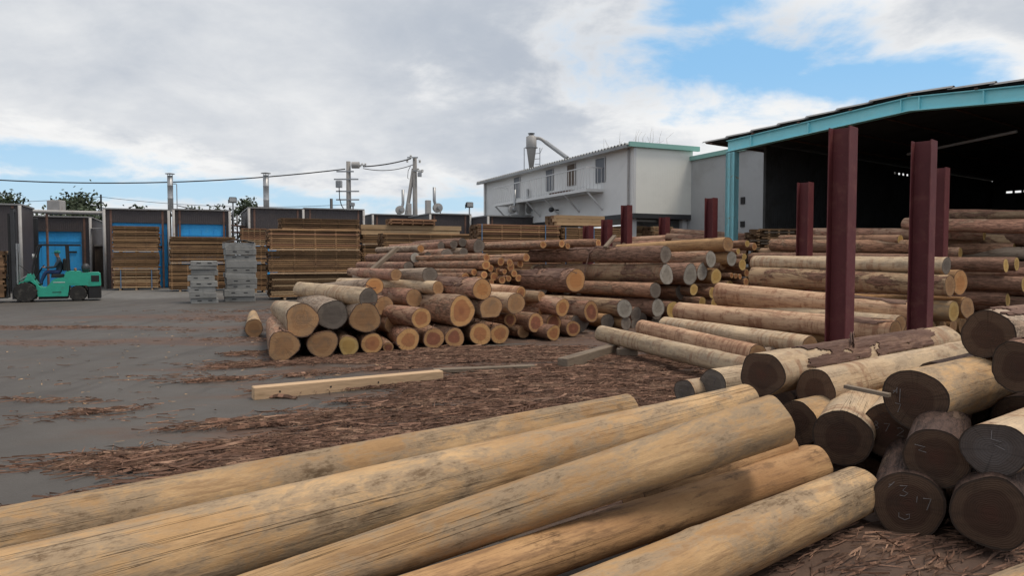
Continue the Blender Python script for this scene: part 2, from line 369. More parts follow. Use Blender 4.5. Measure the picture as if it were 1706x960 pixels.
M['brown_wall'] = mat('brown_corrugated', (.16, .125, .10), .7, .15, 1, wave=.6, wscale=6, wdir='Z')
M['teal_trim'] = mat('green_trim', (.25, .47, .42), .5, .08, 1)
M['roof'] = mat('grey_roof_sheet', (.26, .26, .26), .6, .2, 1.2, (.17, .155, .145), (.5, .72))
M['roof_pale'] = mat('pale_roof_sheet', (.30, .31, .315), .5, .15, 1, (.22, .22, .22), (.5, .72), metal=.2)
M['door_grey'] = mat('dark_glass_door', (.075, .085, .105), .35, .15, 1, spec=.5)
M['rail'] = mat('white_rail', (.62, .62, .62), .5, .06, 2)
M['slab'] = mat('weathered_concrete', (.27, .27, .26), .9, .22, 2.2, (.19, .19, .185), (.48, .7), bump=.5, bscale=22, rnd=.4)
M['green'] = mat('forklift_green', (.026, .36, .25), .45, .22, 2.5, (.045, .20, .15), (.52, .75), spec=.5)
M['black'] = mat('black_plastic', (.022, .022, .023), .6, .2, 4)
M['tyre'] = mat('dusty_tyre', (.03, .029, .028), .9, .25, 5, (.075, .07, .062), (.5, .7))
M['rim'] = mat('dusty_rim', (.09, .088, .082), .7, .2, 4)
M['navy'] = mat('navy_cloth', (.02, .045, .115), .9, .2, 6)
M['jacket'] = mat('dark_jacket', (.035, .055, .075), .9, .2, 6)
M['skin'] = mat('skin', (.33, .19, .13), .6, .08, 8)
M['cap'] = mat('teal_cap', (.03, .23, .22), .8, .12, 8)
M['wire'] = mat('black_cable', (.03, .03, .032), .6, .1, 2)
M['leaf'] = mat('leaf', (.048, .066, .036), .75, .2, 1, island=1.0)
M['trunk'] = mat('trunk', (.08, .065, .05), .9, .2, 4)
M['dry'] = mat('dry_grass', (.30, .27, .20), .9, .2, 3)
M['strap'] = mat('blue_strap', (.12, .22, .36), .6, .15, 4)
M['insul'] = mat('insulator', (.55, .55, .54), .35, .05, 3)
M['lamp_glass'] = mat('lamp_glass', (.35, .36, .36), .2, .1, 3, spec=.6)

# ------------------------------------------------------------------ ground
def ground_material():
    m, g, b = newmat('yard_asphalt')
    tc = g.n('ShaderNodeTexCoord'); P = tc.outputs['Object']
    sp = g.n('ShaderNodeSeparateXYZ'); g.put(sp.inputs[0], P); x, y, _ = sp.outputs
    n1 = g.noise(P, .35, 6, .6); n2 = g.noise(P, 2.2, 6, .65); n3 = g.noise(P, 60, 3, .6); nl = g.noise(g.v('MULTIPLY', P, (.35, 1.3, 1)), 1.1, 7, .68, .5)
    asph = g.mix(g.ss(n1, .35, .65), (.071, .063, .056, 1), (.094, .084, .075, 1))
    trk = g.noise(g.v('MULTIPLY', g.v('ADD', P, g.v('SCALE', g.noise(P, .12, 2, .5, out=1))), (1.5, .12, 1)), 1.6, 4, .6)
    asph = g.mix(g.m('MULTIPLY', g.ss(trk, .5, .66), .55), asph, (.05, .043, .038, 1))
    asph = g.mix(g.m('MULTIPLY', g.ss(nl, .52, .66), .45), asph, (.095, .072, .056, 1))
    conc = g.mix(g.ss(n2, .35, .7), (.155, .148, .138, 1), (.115, .111, .105, 1))
    # slab joints of the concrete apron by the kilns (site grid turned 24 degrees)
    ca, sa = math.cos(R(24.3)), math.sin(R(24.3))
    xa = g.m('ADD', g.m('MULTIPLY', x, ca), g.m('MULTIPLY', y, sa)); ya = g.m('SUBTRACT', g.m('MULTIPLY', y, ca), g.m('MULTIPLY', x, sa))
    joint = g.m('MINIMUM', g.m('PINGPONG', xa, 1.75), g.m('PINGPONG', ya, 1.75))
    conc = g.mix(g.m('MULTIPLY', g.m('SUBTRACT', 1.0, g.ss(joint, .01, .05)), .5), conc, (.05, .05, .048, 1))
    edge = g.m('ADD', ya, g.m('MULTIPLY', g.m('SUBTRACT', n1, .5), 5))
    col = g.mix(g.ss(edge, 31.0, 34.5), asph, conc)
    # trodden bark dust
    def blob(cx, cy, rx, ry):
        a = g.m('DIVIDE', g.m('SUBTRACT', x, cx), rx); c = g.m('DIVIDE', g.m('SUBTRACT', y, cy), ry)
        return g.m('SUBTRACT', 1.0, g.m('SQRT', g.m('ADD', g.m('MULTIPLY', a, a), g.m('MULTIPLY', c, c))))
    mk = None
    for a in ((1.8, 9, 4.4, 2.8), (-.6, 6.3, 2.6, 1.6), (5, 14, 7, 6), (-.5, 11.4, 4.4, 1.9), (-6.5, 20, 6, 1.6), (-11, 17, 5, .7), (8, 22, 14, 12), (3, 4, 4, 3), (-7, 14.2, 4, .8)):
        v = blob(*a); mk = v if mk is None else g.m('MAXIMUM', mk, v)
    mk = g.ss(g.m('ADD', mk, g.m('MULTIPLY', g.m('SUBTRACT', nl, .5), 3.2)), -.12, .5)
    dust = g.mix(g.ss(n2, .4, .62), (.078, .046, .033, 1), (.118, .070, .048, 1))
    col = g.mix(g.m('MULTIPLY', mk, .92), col, dust)
    k = g.m('ADD', .8, g.m('MULTIPLY', n3, .4))
    out = g.v('SCALE', col); g.put(out.node.inputs[3], k); g.put(b.inputs['Base Color'], out)
    g.put(b.inputs['Roughness'], g.m('ADD', .5, g.m('MULTIPLY', n2, .4)))
    b.inputs['Specular IOR Level'].default_value = .35
    bp = g.n('ShaderNodeBump'); bp.inputs['Strength'].default_value = .5; bp.inputs['Distance'].default_value = .01
    g.put(bp.inputs['Height'], g.m('ADD', n3, n2)); g.put(b.inputs['Normal'], bp.outputs[0])
    return m
MB().add([(-900, -300, 0), (900, -300, 0), (900, 1500, 0), (-900, 1500, 0)], [(0, 1, 2, 3)]).build('ground', ground_material(), kind='structure')

# ------------------------------------------------------------------ site grid
GA = R(24.3)
BX = Vector((math.cos(GA), math.sin(GA), 0)); BY = Vector((-math.sin(GA), math.cos(GA), 0))

# ------------------------------------------------------------------ drying kilns
K0 = Vector((-21.2, 37.6, 0))
def kiln(px0, px1, H, label, fwd=0, depth=6, door=(.16, .84, .80), open_=False, side=True, posts=(0, 1), sidem='kiln'):
    o = K0 - BY * fwd
    a, b = along(o, BX, px0), along(o, BX, px1)
    W = b - a
    t = thing('drying_kiln', label, 'kiln', o + BX * a, GA, 'drying kilns in a row')
    d0, d1, dh = W * door[0], W * door[1], H * door[2]
    w = MB()
    w.box(0, d0, 0, .25, 0, H); w.box(d1, W, 0, .25, 0, H); w.box(d0, d1, 0, .25, dh, H)
    w.build('front_wall', M['kiln'], t)
    s = MB(); s.box(0, .12, .25, depth, 0, H - .002); s.box(W - .12, W, .25, depth, 0, H - .002); s.box(.12, W - .12, depth - .12, depth, 0, H - .002)
    s.build('side_wall', M[sidem], t)
    MB().box(-.06, W + .06, -.10, depth + .1, H, H + .07).build('roof', M['roof'], t)
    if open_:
        MB().box(d0, d1, 2.6, 2.7, 0, dh).build('dark_backing', M['dark'], t)  # near-black sheet standing in for the shade inside the open kiln
    else:
        dr = MB().box(d0 + .003, d1 - .003, .10, .17, .04, dh - .003).build('door', M['blue_door'], t)
        n = 4
        for i in range(1, n):
            x = d0 + (d1 - d0) * i / n
            MB().box(x - .02, x + .02, .075, .099, .06, dh - .03).build('door_rib', M['blue_door'], dr)
        for z in (dh * .34, dh * .83):
            MB().box(d0 + .03, d1 - .03, .06, .074, z - .03, z + .03).build('door_rib', M['blue_door'], dr)
        MB().box(d1 - .75, d1 - .25, .045, .059, dh * .62, dh * .62 + .1).build('handle', M['black'], dr)
    for k in posts:
        x = .0 if k == 0 else W
        MB().tube((x, -.14, 0), (x, -.14, H - .01), .07, n=10).build('pipe_post', M['galv_pale'], t, smooth=True)
    for x in (.3, W - .3):
        MB().box(x - .05, x + .05, -.03, -.002, 0, H - .03).build('stiffener', M['rust'], t)
    return t
kiln(-95, 37, 4.1, 'brown clad kiln standing open and dark inside beside the forklift mast', fwd=3.2, depth=2.9, door=(.1, .72, .72), open_=True)
kiln(39, 153, 3.85, 'low brown kiln with blue doors directly behind the green forklift', fwd=-2.4, door=(.08, .86, .80))
kiln(176, 283, 4.2, 'brown kiln with blue door behind the tall narrow lumber stack', door=(.09, .97, .838))
kiln(291, 384, 4.25, 'brown kiln with blue door between the two round chimneys', door=(.07, .93, .825))
kiln(416, 506, 4.45, 'brown kiln with blue door low behind the stacked boards, right of the floodlight pole', door=(.10, .75, .72), posts=(0, 1))
kiln(509, 606, 4.5, 'brown kiln front showing above the highest board stack, by the crossarm pole', door=(.14, .86, .74), posts=(1,))
kiln(621, 694, 4.4, 'brown kiln half hidden behind pale timber with blowers on its roof', fwd=-2.5, door=(.2, .9, .7), posts=(0,))
kiln(716, 783, 4.25, 'brown kiln with grey side wall and blue door beside the pale timber', fwd=2.0, depth=6.5, door=(.42, .95, .60), posts=(0, 1), sidem='kiln_side')
kiln(812, 903, 4.05, 'low brown kiln in front of the raised white building', fwd=4.6, depth=3.6, door=(.2, .8, .7), posts=(0,))

# ------------------------------------------------------------------ chimneys, pipes, blowers
def chimney(px, ytop, Y, r, label, stay=True):
    b = at(px, 428, Y=Y); z1 = at(px, ytop, Y=Y).z
    t = thing('chimney', label, 'chimney', (b.x, Y, 4.27), 0, 'round steel chimneys')
    h = z1 - 4.27
    m = MB()
    m.lathe([(r, 0), (r, h * .33), (r * 1.06, h * .335), (r * 1.06, h * .35), (r, h * .355), (r, h * .66), (r * 1.06, h * .665), (r * 1.06, h * .68), (r, h * .685), (r, h * .93)], 18)
    m.build('flue', M['galv'], t, smooth=True)
    MB().lathe([(r * 1.7, h * .97), (r * 1.75, h * .98), (r * .3, h * 1.0)], 18).build('rain_cap', M['galv'], t)
    c = MB()
    for k in range(3):
        an = k * 2.09; c.tube((r * .9 * math.cos(an), r * .9 * math.sin(an), h * .925), (r * 1.2 * math.cos(an), r * 1.2 * math.sin(an), h * .972), .015, n=6)
    c.build('cap_strut', M['galv'], t)
    if stay:
        MB().path([(r, 0, h * .72), (r + .2, 0, h * .72), (r + .22, 0, h * .70), (r + .22, 0, 0)], .025, 6).build('vent_pipe', M['galv'], t)
        MB().tube((r + .22, 0, h * .16), (r + 1.6, .3, .0), .025, n=6).build('stay', M['steel_dark'], t)
    MB().lathe([(r * 1.5, -.001), (r * 1.5, .05), (r, .06)], 18).build('flange', M['galv'], t)
chimney(286, 288, 40.6, .15, 'silver chimney with flat cap and side pipe between two blue kiln doors')
chimney(445, 287, 43.5, .17, 'silver chimney with flat cap above the blue kiln left of the power poles', stay=False)
def small_flue(px, ytop, Y, r, zb, label):
    b = at(px, 428, Y=Y); z1 = at(px, ytop, Y=Y).z
    o = MB().lathe([(r * 1.4, 0), (r * 1.4, .05), (r, .06), (r, z1 - zb)], 12).build('flue_pipe', M['steel_dark'], None, True, label=label, cat='pipe', loc=(b.x, Y, zb))
small_flue(553, 331, 49, .10, 4.57, 'short dark flue pipe on the kiln roof left of the crossarm pole')
def blower(px, ytop, Y, zb, label, flip=1, s=1.0):
    b = at(px, 428, Y=Y); h = at(px, ytop, Y=Y).z - zb
    t = thing('roof_blower', label, 'blower', (b.x, Y, zb), GA, 'roof blowers with upright pipes')
    MB().box(-.45 * s, .5 * s, -.3 * s, .3 * s, 0, .08).build('base_frame', M['galv_pale'], t)
    MB().cbox(-.42 * s * flip - .16 * s, -.42 * s * flip + .16 * s, -.16 * s, .16 * s, .08, .95 * s, .02).build('control_box', M['galv_pale'], t)
    MB().lathe([(.1 * s, -.16 * s), (.3 * s, -.15 * s), (.3 * s, .15 * s), (.1 * s, .16 * s)], 18, (.22 * s * flip, 0, .48 * s), axis='Y').build('fan_housing', M['galv_pale'], t, smooth=False)
    MB().lathe([(.13 * s, 0), (.13 * s, .34 * s)], 12, (.22 * s * flip, -.5 * s, .48 * s), axis='Y').build('motor', M['galv'], t)
    MB().path([(.22 * s * flip, 0, .6 * s), (.06 * s * flip, 0, .72 * s), (0, 0, .95 * s), (0, 0, h)], .1 * s, 10).build('upright_pipe', M['galv'], t, True)
    c = MB()
    for x in (-.4 * s, .4 * s): c.tube((x, 0, 0), (x, 0, .5 * s), .04 * s, n=6)
    c.build('leg', M['galv'], t)
blower(724, 312, 45.5, 4.34, 'blower with tall upright pipe on the kiln with the grey side wall', 1, 1.0)
blower(672, 316, 50.0, 4.49, 'blower with pipe behind the slanting brace of the power pole', -1, 1.0)
blower(858, 316, 42.6, 4.14, 'left one of two small blowers in front of the white building', -1, .8)
blower(879, 315, 43.0, 4.14, 'right one of two small blowers in front of the white building', 1, .8)

def pipe_run():
    p0, p1 = at(-90, 349, Y=35), at(172, 355, Y=38)
    t = thing('steam_pipe', 'long pale overhead pipe running past the low kiln above the forklift', 'pipe', (p0.x, p0.y, 0))
    L = p1 - Vector((p0.x, p0.y, 0)); a = Vector((0, 0, p0.z))
    MB().path([a, a.lerp(L, .5), L, L + Vector((.25, .1, -.06)), L + Vector((.3, .1, -.3)), Vector((L.x + .3, L.y + .1, 0))], .10, 10).build('pipe', M['galv_pale'], t, True)
    for f in (.06, .37, .62):
        p = a.lerp(L, f); MB().tube((p.x, p.y, 0), (p.x, p.y, p.z - .1), .06, n=8).build('support_post', M['rust'], t)
    p = a.lerp(L, .655); MB().cbox(p.x - .35, p.x + .35, p.y + .12, p.y + .62, p.z - .1, p.z + .62, .03).build('valve_box', M['galv_pale'], t)
pipe_run()
def lower_pipe():
    p0, p1 = at(146, 381, Y=39.4), at(173, 381, Y=38.6)
    t = thing('branch_pipe', 'short pale branch pipe in the gap beside the low blue kiln', 'pipe', (p0.x, p0.y, 0))
    q = p1 - p0
    MB().path([(0, 0, 0), (0, 0, p0.z), (q.x, q.y, p1.z), (q.x, q.y, 0)], .07, 8).build('pipe', M['galv_pale'], t, True)
lower_pipe()
def gap_plant():
    # low brick-coloured crate and tank in the gap between the kilns
    p = at(128, 484, Y=39.0)
    t = thing('pipe_rack', 'dark rack of pipes in the gap between two kilns left of the chimney', 'rack', (at(397, 428, Y=43).x, 43, 0), GA)
    for i in range(4):
        x = -.3 + i * .27; MB().tube((x, 0, 0), (x, 0, 4.35 - .1 * i), .045, n=8).build('upright', M['galv_pale'], t)
    for z in (2.3, 2.75, 3.2, 3.6): MB().tube((-.5, -.09, z), (.9, -.09, z - .12), .05, n=8).build('cross_pipe', M['rust'], t)
gap_plant()
def gap_wall():
    p = at(140, 480, Y=40.5)
    t = thing('low_shed', 'low brown shed with pale top rail behind the forklift counterweight', 'shed', (p.x, 40.5, 0), GA)
    MB().box(-1.0, 1.15, 0, 2.2, 0, 2.3).build('wall', M['brown_wall'], t)
    MB().box(-1.05, 1.2, -.06, 2.25, 2.3, 2.38).build('top_rail', M['galv_pale'], t)
gap_wall()

# ------------------------------------------------------------------ floodlights
def floodlight(px, ytop, Y, zb, label, pole=True):
    b = at(px, ytop, Y=Y)
    t = thing('floodlight', label, 'floodlight', (b.x, Y, zb), R(20), 'floodlights above the kilns')
    h = b.z - zb
    if pole: MB().tube((0, 0, 0), (0, 0, h), .045, n=8).build('pole', M['galv'], t)
    MB().cbox(-.22, .22, -.16, .12, h, h + .34, .04).build('lamp_housing', M['steel_dark'], t)
    MB().box(-.18, .18, -.175, -.162, h + .05, h + .29).build('lamp_glass', M['lamp_glass'], t)
    MB().box(-.27, -.23, -.04, .04, h - .04, h + .2).build('bracket', M['steel_dark'], t)
floodlight(388, 338, 42.8, 0, 'floodlight on a pole in the gap beside the leafy branches')
floodlight(782, 346, 44.5, 0, 'floodlight on a pole left of the white building')

# ------------------------------------------------------------------ power poles and wires
def crossarm(t, z, x0, x1, y=-.16): return MB().box(x0, x1, y - .05, y + .05, z - .05, z + .05).build('crossarm', M['galv'], t)
PA = at(582, 428, Y=56); PB = at(692, 428, Y=60)
def zt(py, Y): return at(600, py, Y=Y).z
tA = thing('power_pole', 'concrete power pole with four crossarms and a hanging transformer', 'utility pole', (PA.x, 56, 0), 0, 'concrete power poles')
MB().lathe([(.24, 0), (.17, zt(269, 56))], 14).build('shaft', M['concrete_pole'], tA, True)
for py, a, b in ((286, -.9, .45), (299, -1.1, .8), (319, -.95, .85), (333, -.95, .85)): crossarm(tA, zt(py, 56), a, b)
z0 = zt(275, 56); MB().lathe([(.05, .25), (.26, .27), (.26, .85), (.05, .87)], 14, (0, 0, z0), axis='X').build('switchgear', M['galv_pale'], tA)
for i in range(4):
    z = z0 - .15 + .1 * (i % 2); MB().lathe([(.03, 0), (.09, .05), (.05, .1), (.09, .15), (.03, .22)], 8, (.95 + .13 * i, -.05, z)).build('insulator', M['insul'], tA)
z0 = zt(308, 56)
tr = MB().cbox(-.88, -.42, -.62, -.22, z0 - .25, z0 + .3, .05).build('transformer', M['galv'], tA)
for k in range(4): MB().box(-.85 + k * .11, -.82 + k * .11, -.66, -.62, z0 - .2, z0 + .22).build('cooling_fin', M['galv'], tr)
MB().path([(-.65, -.4, z0 - .25), (-.62, -.4, z0 - 1.1), (-.5, -.35, z0 - 1.6), (-.25, -.2, z0 - 2.1), (-.05, -.16, z0 - 2.35)], .04, 6).build('drop_cable', M['wire'], tA)
MB().lathe([(.1, 0), (.2, .04), (.2, .26), (.08, .3)], 10, (.3, -.1, zt(344, 56))).build('meter_drum', M['galv'], tA)
MB().tube((.34, -.05, zt(344, 56)), (.34, -.05, 0), .06, n=8).build('conduit', M['galv_pale'], tA)
tB = thing('power_pole', 'concrete power pole propped by a slanting brace pole', 'utility pole', (PB.x, 60, 0), 0, 'concrete power poles')
MB().lathe([(.25, 0), (.17, zt(262, 60))], 14).build('shaft', M['concrete_pole'], tB, True)
MB().tube((-1.55, 0, 0), (-.12, 0, zt(281, 60)), .2, .15, n=12).build('brace', M['concrete_pole'], tB, True)
MB().box(-.6, .3, -.3, -.2, zt(264, 60), zt(262, 60)).build('crossarm', M['galv'], tB)
MB().box(-.15, .75, -.28, -.18, zt(285, 60) - .05, zt(285, 60) + .05).build('crossarm', M['galv'], tB)
for i, (x, py) in enumerate(((-.6, 268), (-.3, 261), (.45, 269), (.3, 283), (.5, 287), (.65, 285), (.35, 292))):
    MB().lathe([(.03, 0), (.12, .06), (.06, .13), (.12, .2), (.03, .28)], 8, (x, -.24, zt(py, 60) - .15)).build('insulator', M['insul'], tB)
MB().cbox(.28, .6, -.42, -.1, zt(293, 60) - .1, zt(285, 60) - .1, .04).build('switch_box', M['galv'], tB)
MB().path([(-.35, -.1, zt(277, 60)), (-.55, -.1, zt(285, 60)), (-.6, -.1, zt(297, 60)), (-.45, -.1, zt(298, 60))], .025, 5).build('lead_wire', M['wire'], tB)
def wire(name, a, b, sag, r, label, n=24):
    a, b = Vector(a), Vector(b); q = [a.lerp(b, i / n) - Vector((0, 0, sag * 4 * (i / n) * (1 - i / n))) for i in range(n + 1)]
    MB().path([p - a for p in q], r, 6).build(name, M['wire'], None, True, label=label, cat='cable', group='overhead cables', loc=a)
pAz = zt(282, 56)
wire('power_cable', at(-260, 277, Y=52), (PA.x - .2, 55.8, pAz), 1.15, .045, 'thick black cable hanging across the sky to the crossarm pole')
wire('power_cable', (PA.x + 1.2, 55.8, zt(278, 56)), (PB.x - .3, 59.7, zt(265, 60)), .12, .05, 'upper cable strung between the two power poles')
wire('power_cable', (PA.x + 1.2, 55.8, zt(281, 56)), (PB.x - .1, 59.7, zt(275, 60)), .30, .03, 'lower slack cable strung between the two power poles')
wire('power_cable', at(-200, 338, Y=60), at(168, 328, Y=58), .25, .018, 'thin wire ending at the small post above the left kilns')
wire('power_cable', at(168, 328, Y=58), (PA.x - .1, 55.9, zt(341, 56)), .45, .018, 'thin low wire from the small post to the crossarm pole')
p = at(168, 324, Y=58); MB().tube((0, 0, 0), (0, 0, p.z), .09, .07, n=10).build('wire_post', M['steel_dark'], None, label='slim dark post carrying thin wires behind the left kilns', cat='post', loc=(p.x, 58, 0))

# ------------------------------------------------------------------ trees behind the kilns
def tree(px, ytop, Y, w, label, n=900, open_=.0, seed=1):
    rnd = random.Random(seed); b = at(px, ytop, Y=Y); H = b.z
    t = thing('tree', label, 'tree', (b.x, Y, 0), 0, 'trees behind the kilns')
    tk = MB(); tk.path([(0, 0, 0), (.05, 0, H * .4), (-.03, .02, H * .75), (0, 0, H * .95)], [.16, .12, .07, .02], 8)
    cl = []
    for i in range(16):
        z = H * rnd.uniform(.45, .98); a = rnd.uniform(0, 6.28); rr = w * (1.1 - .75 * (z / H - .45) / .55) * rnd.uniform(.45, 1)
        p = Vector((rr * math.cos(a), rr * math.sin(a), z)); cl.append(p)
        tk.path([(0, 0, z - .6 * rr - .1), (p.x * .5, p.y * .5, z - .25 * rr), p], [.04, .03, .012], 5)
    tk.build('trunk', M['trunk'], t, True)
    lf = MB()
    for i in range(int(n * 1.7)):
        c = rnd.choice(cl); s = w * .30
        p = c + Vector((rnd.gauss(0, s), rnd.gauss(0, s), rnd.gauss(0, s * .75)))
        u = Vector((rnd.gauss(0, 1), rnd.gauss(0, 1), rnd.gauss(0, 1))).normalized(); v = u.orthogonal().normalized()
        k = rnd.uniform(.10, .20)
        lf.add([p - u * k, p + v * k * .5, p + u * k, p - v * k * .5], [(0, 1, 2, 3)])
    lf.build('crown', M['leaf'], t)
tree(132, 324, 52, 1.7, 'small pointed dark green tree behind the low blue kiln', 1500, seed=3)
tree(8, 334, 54, 1.8, 'rounded dark tree top behind the overhead pipe at the open kiln', 1300, seed=5)
tree(404, 332, 52, 1.1, 'thin leafy branches showing beside the floodlight pole', 420, seed=9)
tree(115, 350, 50, 2.2, 'bushy dark tree filling the gap beside the low blue kiln', 1500, seed=12)
tree(152, 362, 47, 1.6, 'dense dark shrub in the gap between the low kiln and the next', 1300, seed=14)
for i, (px, yt) in enumerate(((325, 344), (362, 345), (230, 346))):
    tree(px, yt, 58, .9, 'wisp of a tree top just above the kiln roofs', 200, seed=20 + i)

# ------------------------------------------------------------------ raised white building
WO = at(1055, 428, Y=33.0); WO.z = 0
wl = along(WO, BX, 1152); wd = along(WO, BY, 806)
zB, zT = 3.72, 6.85
tW = thing('white_building', 'long white clad building raised on stilts with a balcony along its side', 'building', WO, GA)
MB().box(0, wl, 0, .1, zB, zT).build('end_wall', M['white_wall'], tW)
MB().box(0, .1, .1, wd, zB, zT - .06).build('side_wall', M['grey_wall'], tW)
MB().box(wl - .1, wl, .1, wd, zB, zT - .06).build('side_wall', M['grey_wall'], tW)
MB().box(.1, wl - .1, wd - .1, wd, zB, zT - .06).build('back_wall', M['grey_wall'], tW)
MB().box(-.02, wl + .02, -.02, wd, zB - .22, zB - .002).build('floor_slab', M['steel_dark'], tW)
MB().box(-.32, wl + .3, -.16, -.02, zT - .09, zT + .13).build('fascia', M['teal_trim'], tW)
rf = MB(); npit = int(wd / .28)
for i in range(npit):
    y0 = -.02 + i * (wd + .3) / npit; p = (wd + .3) / npit
    prof = [(y0, 0), (y0 + p * .25, 0), (y0 + p * .4, .085), (y0 + p * .7, .085), (y0 + p * .85, 0), (y0 + p, 0)]
    for j in range(5):
        (ya, za), (yb, zb) = prof[j], prof[j + 1]
        rf.add([(-.42, ya, zT + za), (wl + .3, ya, zT + .05 + za), (wl + .3, yb, zT + .05 + zb), (-.42, yb, zT + zb)], [(0, 1, 2, 3)])
rf.build('roof', M['roof_pale'], tW)
MB().box(-.46, -.34, 0, wd + .2, zT - .14, zT - .005).build('gutter', M['roof_pale'], tW)
MB().box(-.34, 0, 0, wd + .2, zT - .07, zT - .06).build('soffit', M['grey_wall'], tW)
for y in (.35, wd - .5): MB().tube((-.08, y, zB - 2.0), (-.08, y, zT - .1), .05, n=8).build('downpipe', M['galv_pale'], tW)
MB().box(-.025, .1, -.03, -.001, zB, zT - .1).build('corner_trim', M['rail'], tW)
for x in (.22, wl - .22):
    for y in (.4, 5.2, 10, 14.8):
        if x > 1 or y < 12: MB().box(x - .13, x + .13, y - .13, y + .13, 0, zB - .221).build('stilt', M['rail'], tW)
MB().box(.7, wl - .4, 1.5, 1.58, 0, zB - .3).build('lower_wall', M['grey_wall2'], tW)
for px, y0, y1 in ((1000, 264, 304), (952, 274, 309), (916, 283, 318), (862, 296, 330)):
    s = along(WO, BY, px); Yd = (WO + BY * s).y
    z1 = at(px, y0, Y=Yd).z; z0 = at(px, y1, Y=Yd).z
    dm = 'door_grey' if px != 952 else 'brown_wall'
    dd = MB().box(-.045, -.003, s - .42, s + .42, z0, z1).build('door', M[dm], tW)
    MB().box(-.06, -.046, s - .46, s - .42, z0, z1 + .04).build('door_frame', M['rail'], dd)
    MB().box(-.06, -.046, s + .42, s + .46, z0, z1 + .04).build('door_frame', M['rail'], dd)
# balcony
sa, sb = along(WO, BY, 1005), along(WO, BY, 846); zf = 5.05
MB().box(-1.0, -.002, sa, sb, zf - .14, zf).build('balcony_floor', M['grey_wall'], tW)
rl = MB().box(-1.0, -.95, sa, sb, zf + 1.02, zf + 1.07).build('balcony_rail', M['rail'], tW)
MB().box(-.99, -.96, sa, sb, zf + .08, zf + .11).build('lower_rail', M['rail'], rl)
MB().box(-.95, -.05, sa + .01, sa + .05, zf + 1.02, zf + 1.07).build('end_rail', M['rail'], rl)
MB().box(-.95, -.05, sb - .05, sb - .01, zf + 1.02, zf + 1.07).build('end_rail', M['rail'], rl)
bme = MB().box(-.01, .01, -.01, .01, .0, 1.02).mesh('baluster', M['rail'])
ns = int((sb - sa) / .3)
for i in range(ns + 1): link('baluster', bme, rl, loc=(-.975, sa + (sb - sa) * i / ns, zf))
for i in range(4): link('baluster', bme, rl, loc=(-.78 + i * .22, sa + .03, zf))
for i in range(6):
    s = sa + .1 + (sb - sa - .2) * i / 5
    MB().tube((-.9, s, zf - .15), (-.02, s, zf - 1.0), .05, n=8).build('bracket', M['rail'], tW)
MB().box(-.95, -.3, (sa + sb) * .5 - 3.6, (sa + sb) * .5 - 1.8, zf + .003, zf + .12).build('tray', M['rust'], tW)
lp = along(WO, BY, 930); zz = at(930, 350, Y=(WO + BY * lp).y).z
fl = MB().tube((0, 0, 0), (-.5, -.1, .0), .04, n=8).build('arm', M['steel_dark'], tW, loc=(-.0, lp, zz))
MB().lathe([(.05, 0), (.13, .06), (.14, .2)], 14, (-.5, -.25, .0), axis='Y').build('wall_lamp', M['steel_dark'], fl)
# weeds on the roof
wd_ = MB(); rnd = random.Random(4)
for i in range(34):
    y = along(WO, BY, rnd.uniform(985, 1050)); x = rnd.uniform(.3, 2.2); h = rnd.uniform(.35, 1.0)
    wd_.path([(x, y, zT + .07), (x + rnd.uniform(-.08, .08), y, zT + h * .6), (x + rnd.uniform(-.3, .3), y + rnd.uniform(-.2, .2), zT + h)], [.008, .006, .003], 3)
wo = wd_.build('dry_weeds', M['dry'], None, kind='stuff', label='dry weed stalks on the roof of the white building', cat='weeds', loc=WO, rot=(0, 0, GA))

# dust cyclone beyond the roof
cy = at(885, 428, Y=52)
tC = thing('dust_cyclone', 'pale grey dust cyclone with conical hopper and slanting duct behind the white building', 'cyclone', (cy.x, 52, 0), 0)
zc = lambda py: at(885, py, Y=52).z
MB().lathe([(.14, zc(283)), (.36, zc(246)), (.38, zc(245)), (.38, zc(228)), (.2, zc(226)), (.2, zc(224.5))], 18).build('hopper', M['galv_pale'], tC, True)
MB().lathe([(.25, zc(223)), (.25, zc(222)), (.05, zc(221.3))], 14).build('rain_cap', M['steel_dark'], tC)
MB().tube((0, 0, zc(224.6)), (0, 0, zc(222)), .03, n=6).build('cap_strut', M['steel_dark'], tC)
MB().lathe([(.47, zc(246.5)), (.47, zc(245.5))], 14).build('platform', M['galv'], tC)
MB().path([(.3, 0, zc(230)), (.55, 0, zc(230.2)), (.75, 0, zc(232)), (1.05, -.1, zc(238))], .12, 10).build('inlet_duct', M['galv_pale'], tC, True)
MB().tube((1.0, -.1, zc(236.5)), (2.5, -1.5, zc(268)), .15, n=8).build('sloping_duct', M['galv'], tC)
for x in (-.52, .62): MB().tube((x, 0, 0), (x, 0, zc(246)), .03, n=6).build('leg', M['galv'], tC)
for z in (256, 265, 274): MB().tube((.25, 0, zc(z)), (.62, 0, zc(z - .8)), .022, n=6).build('rung', M['galv'], tC)
MB().tube((.62, 0, zc(256)), (.8, 0, zc(246)), .02, n=6).build('strut', M['galv'], tC)
MB().tube((0, 0, 0), (0, 0, zc(282)), .14, n=10).build('discharge_pipe', M['galv_pale'], tC)

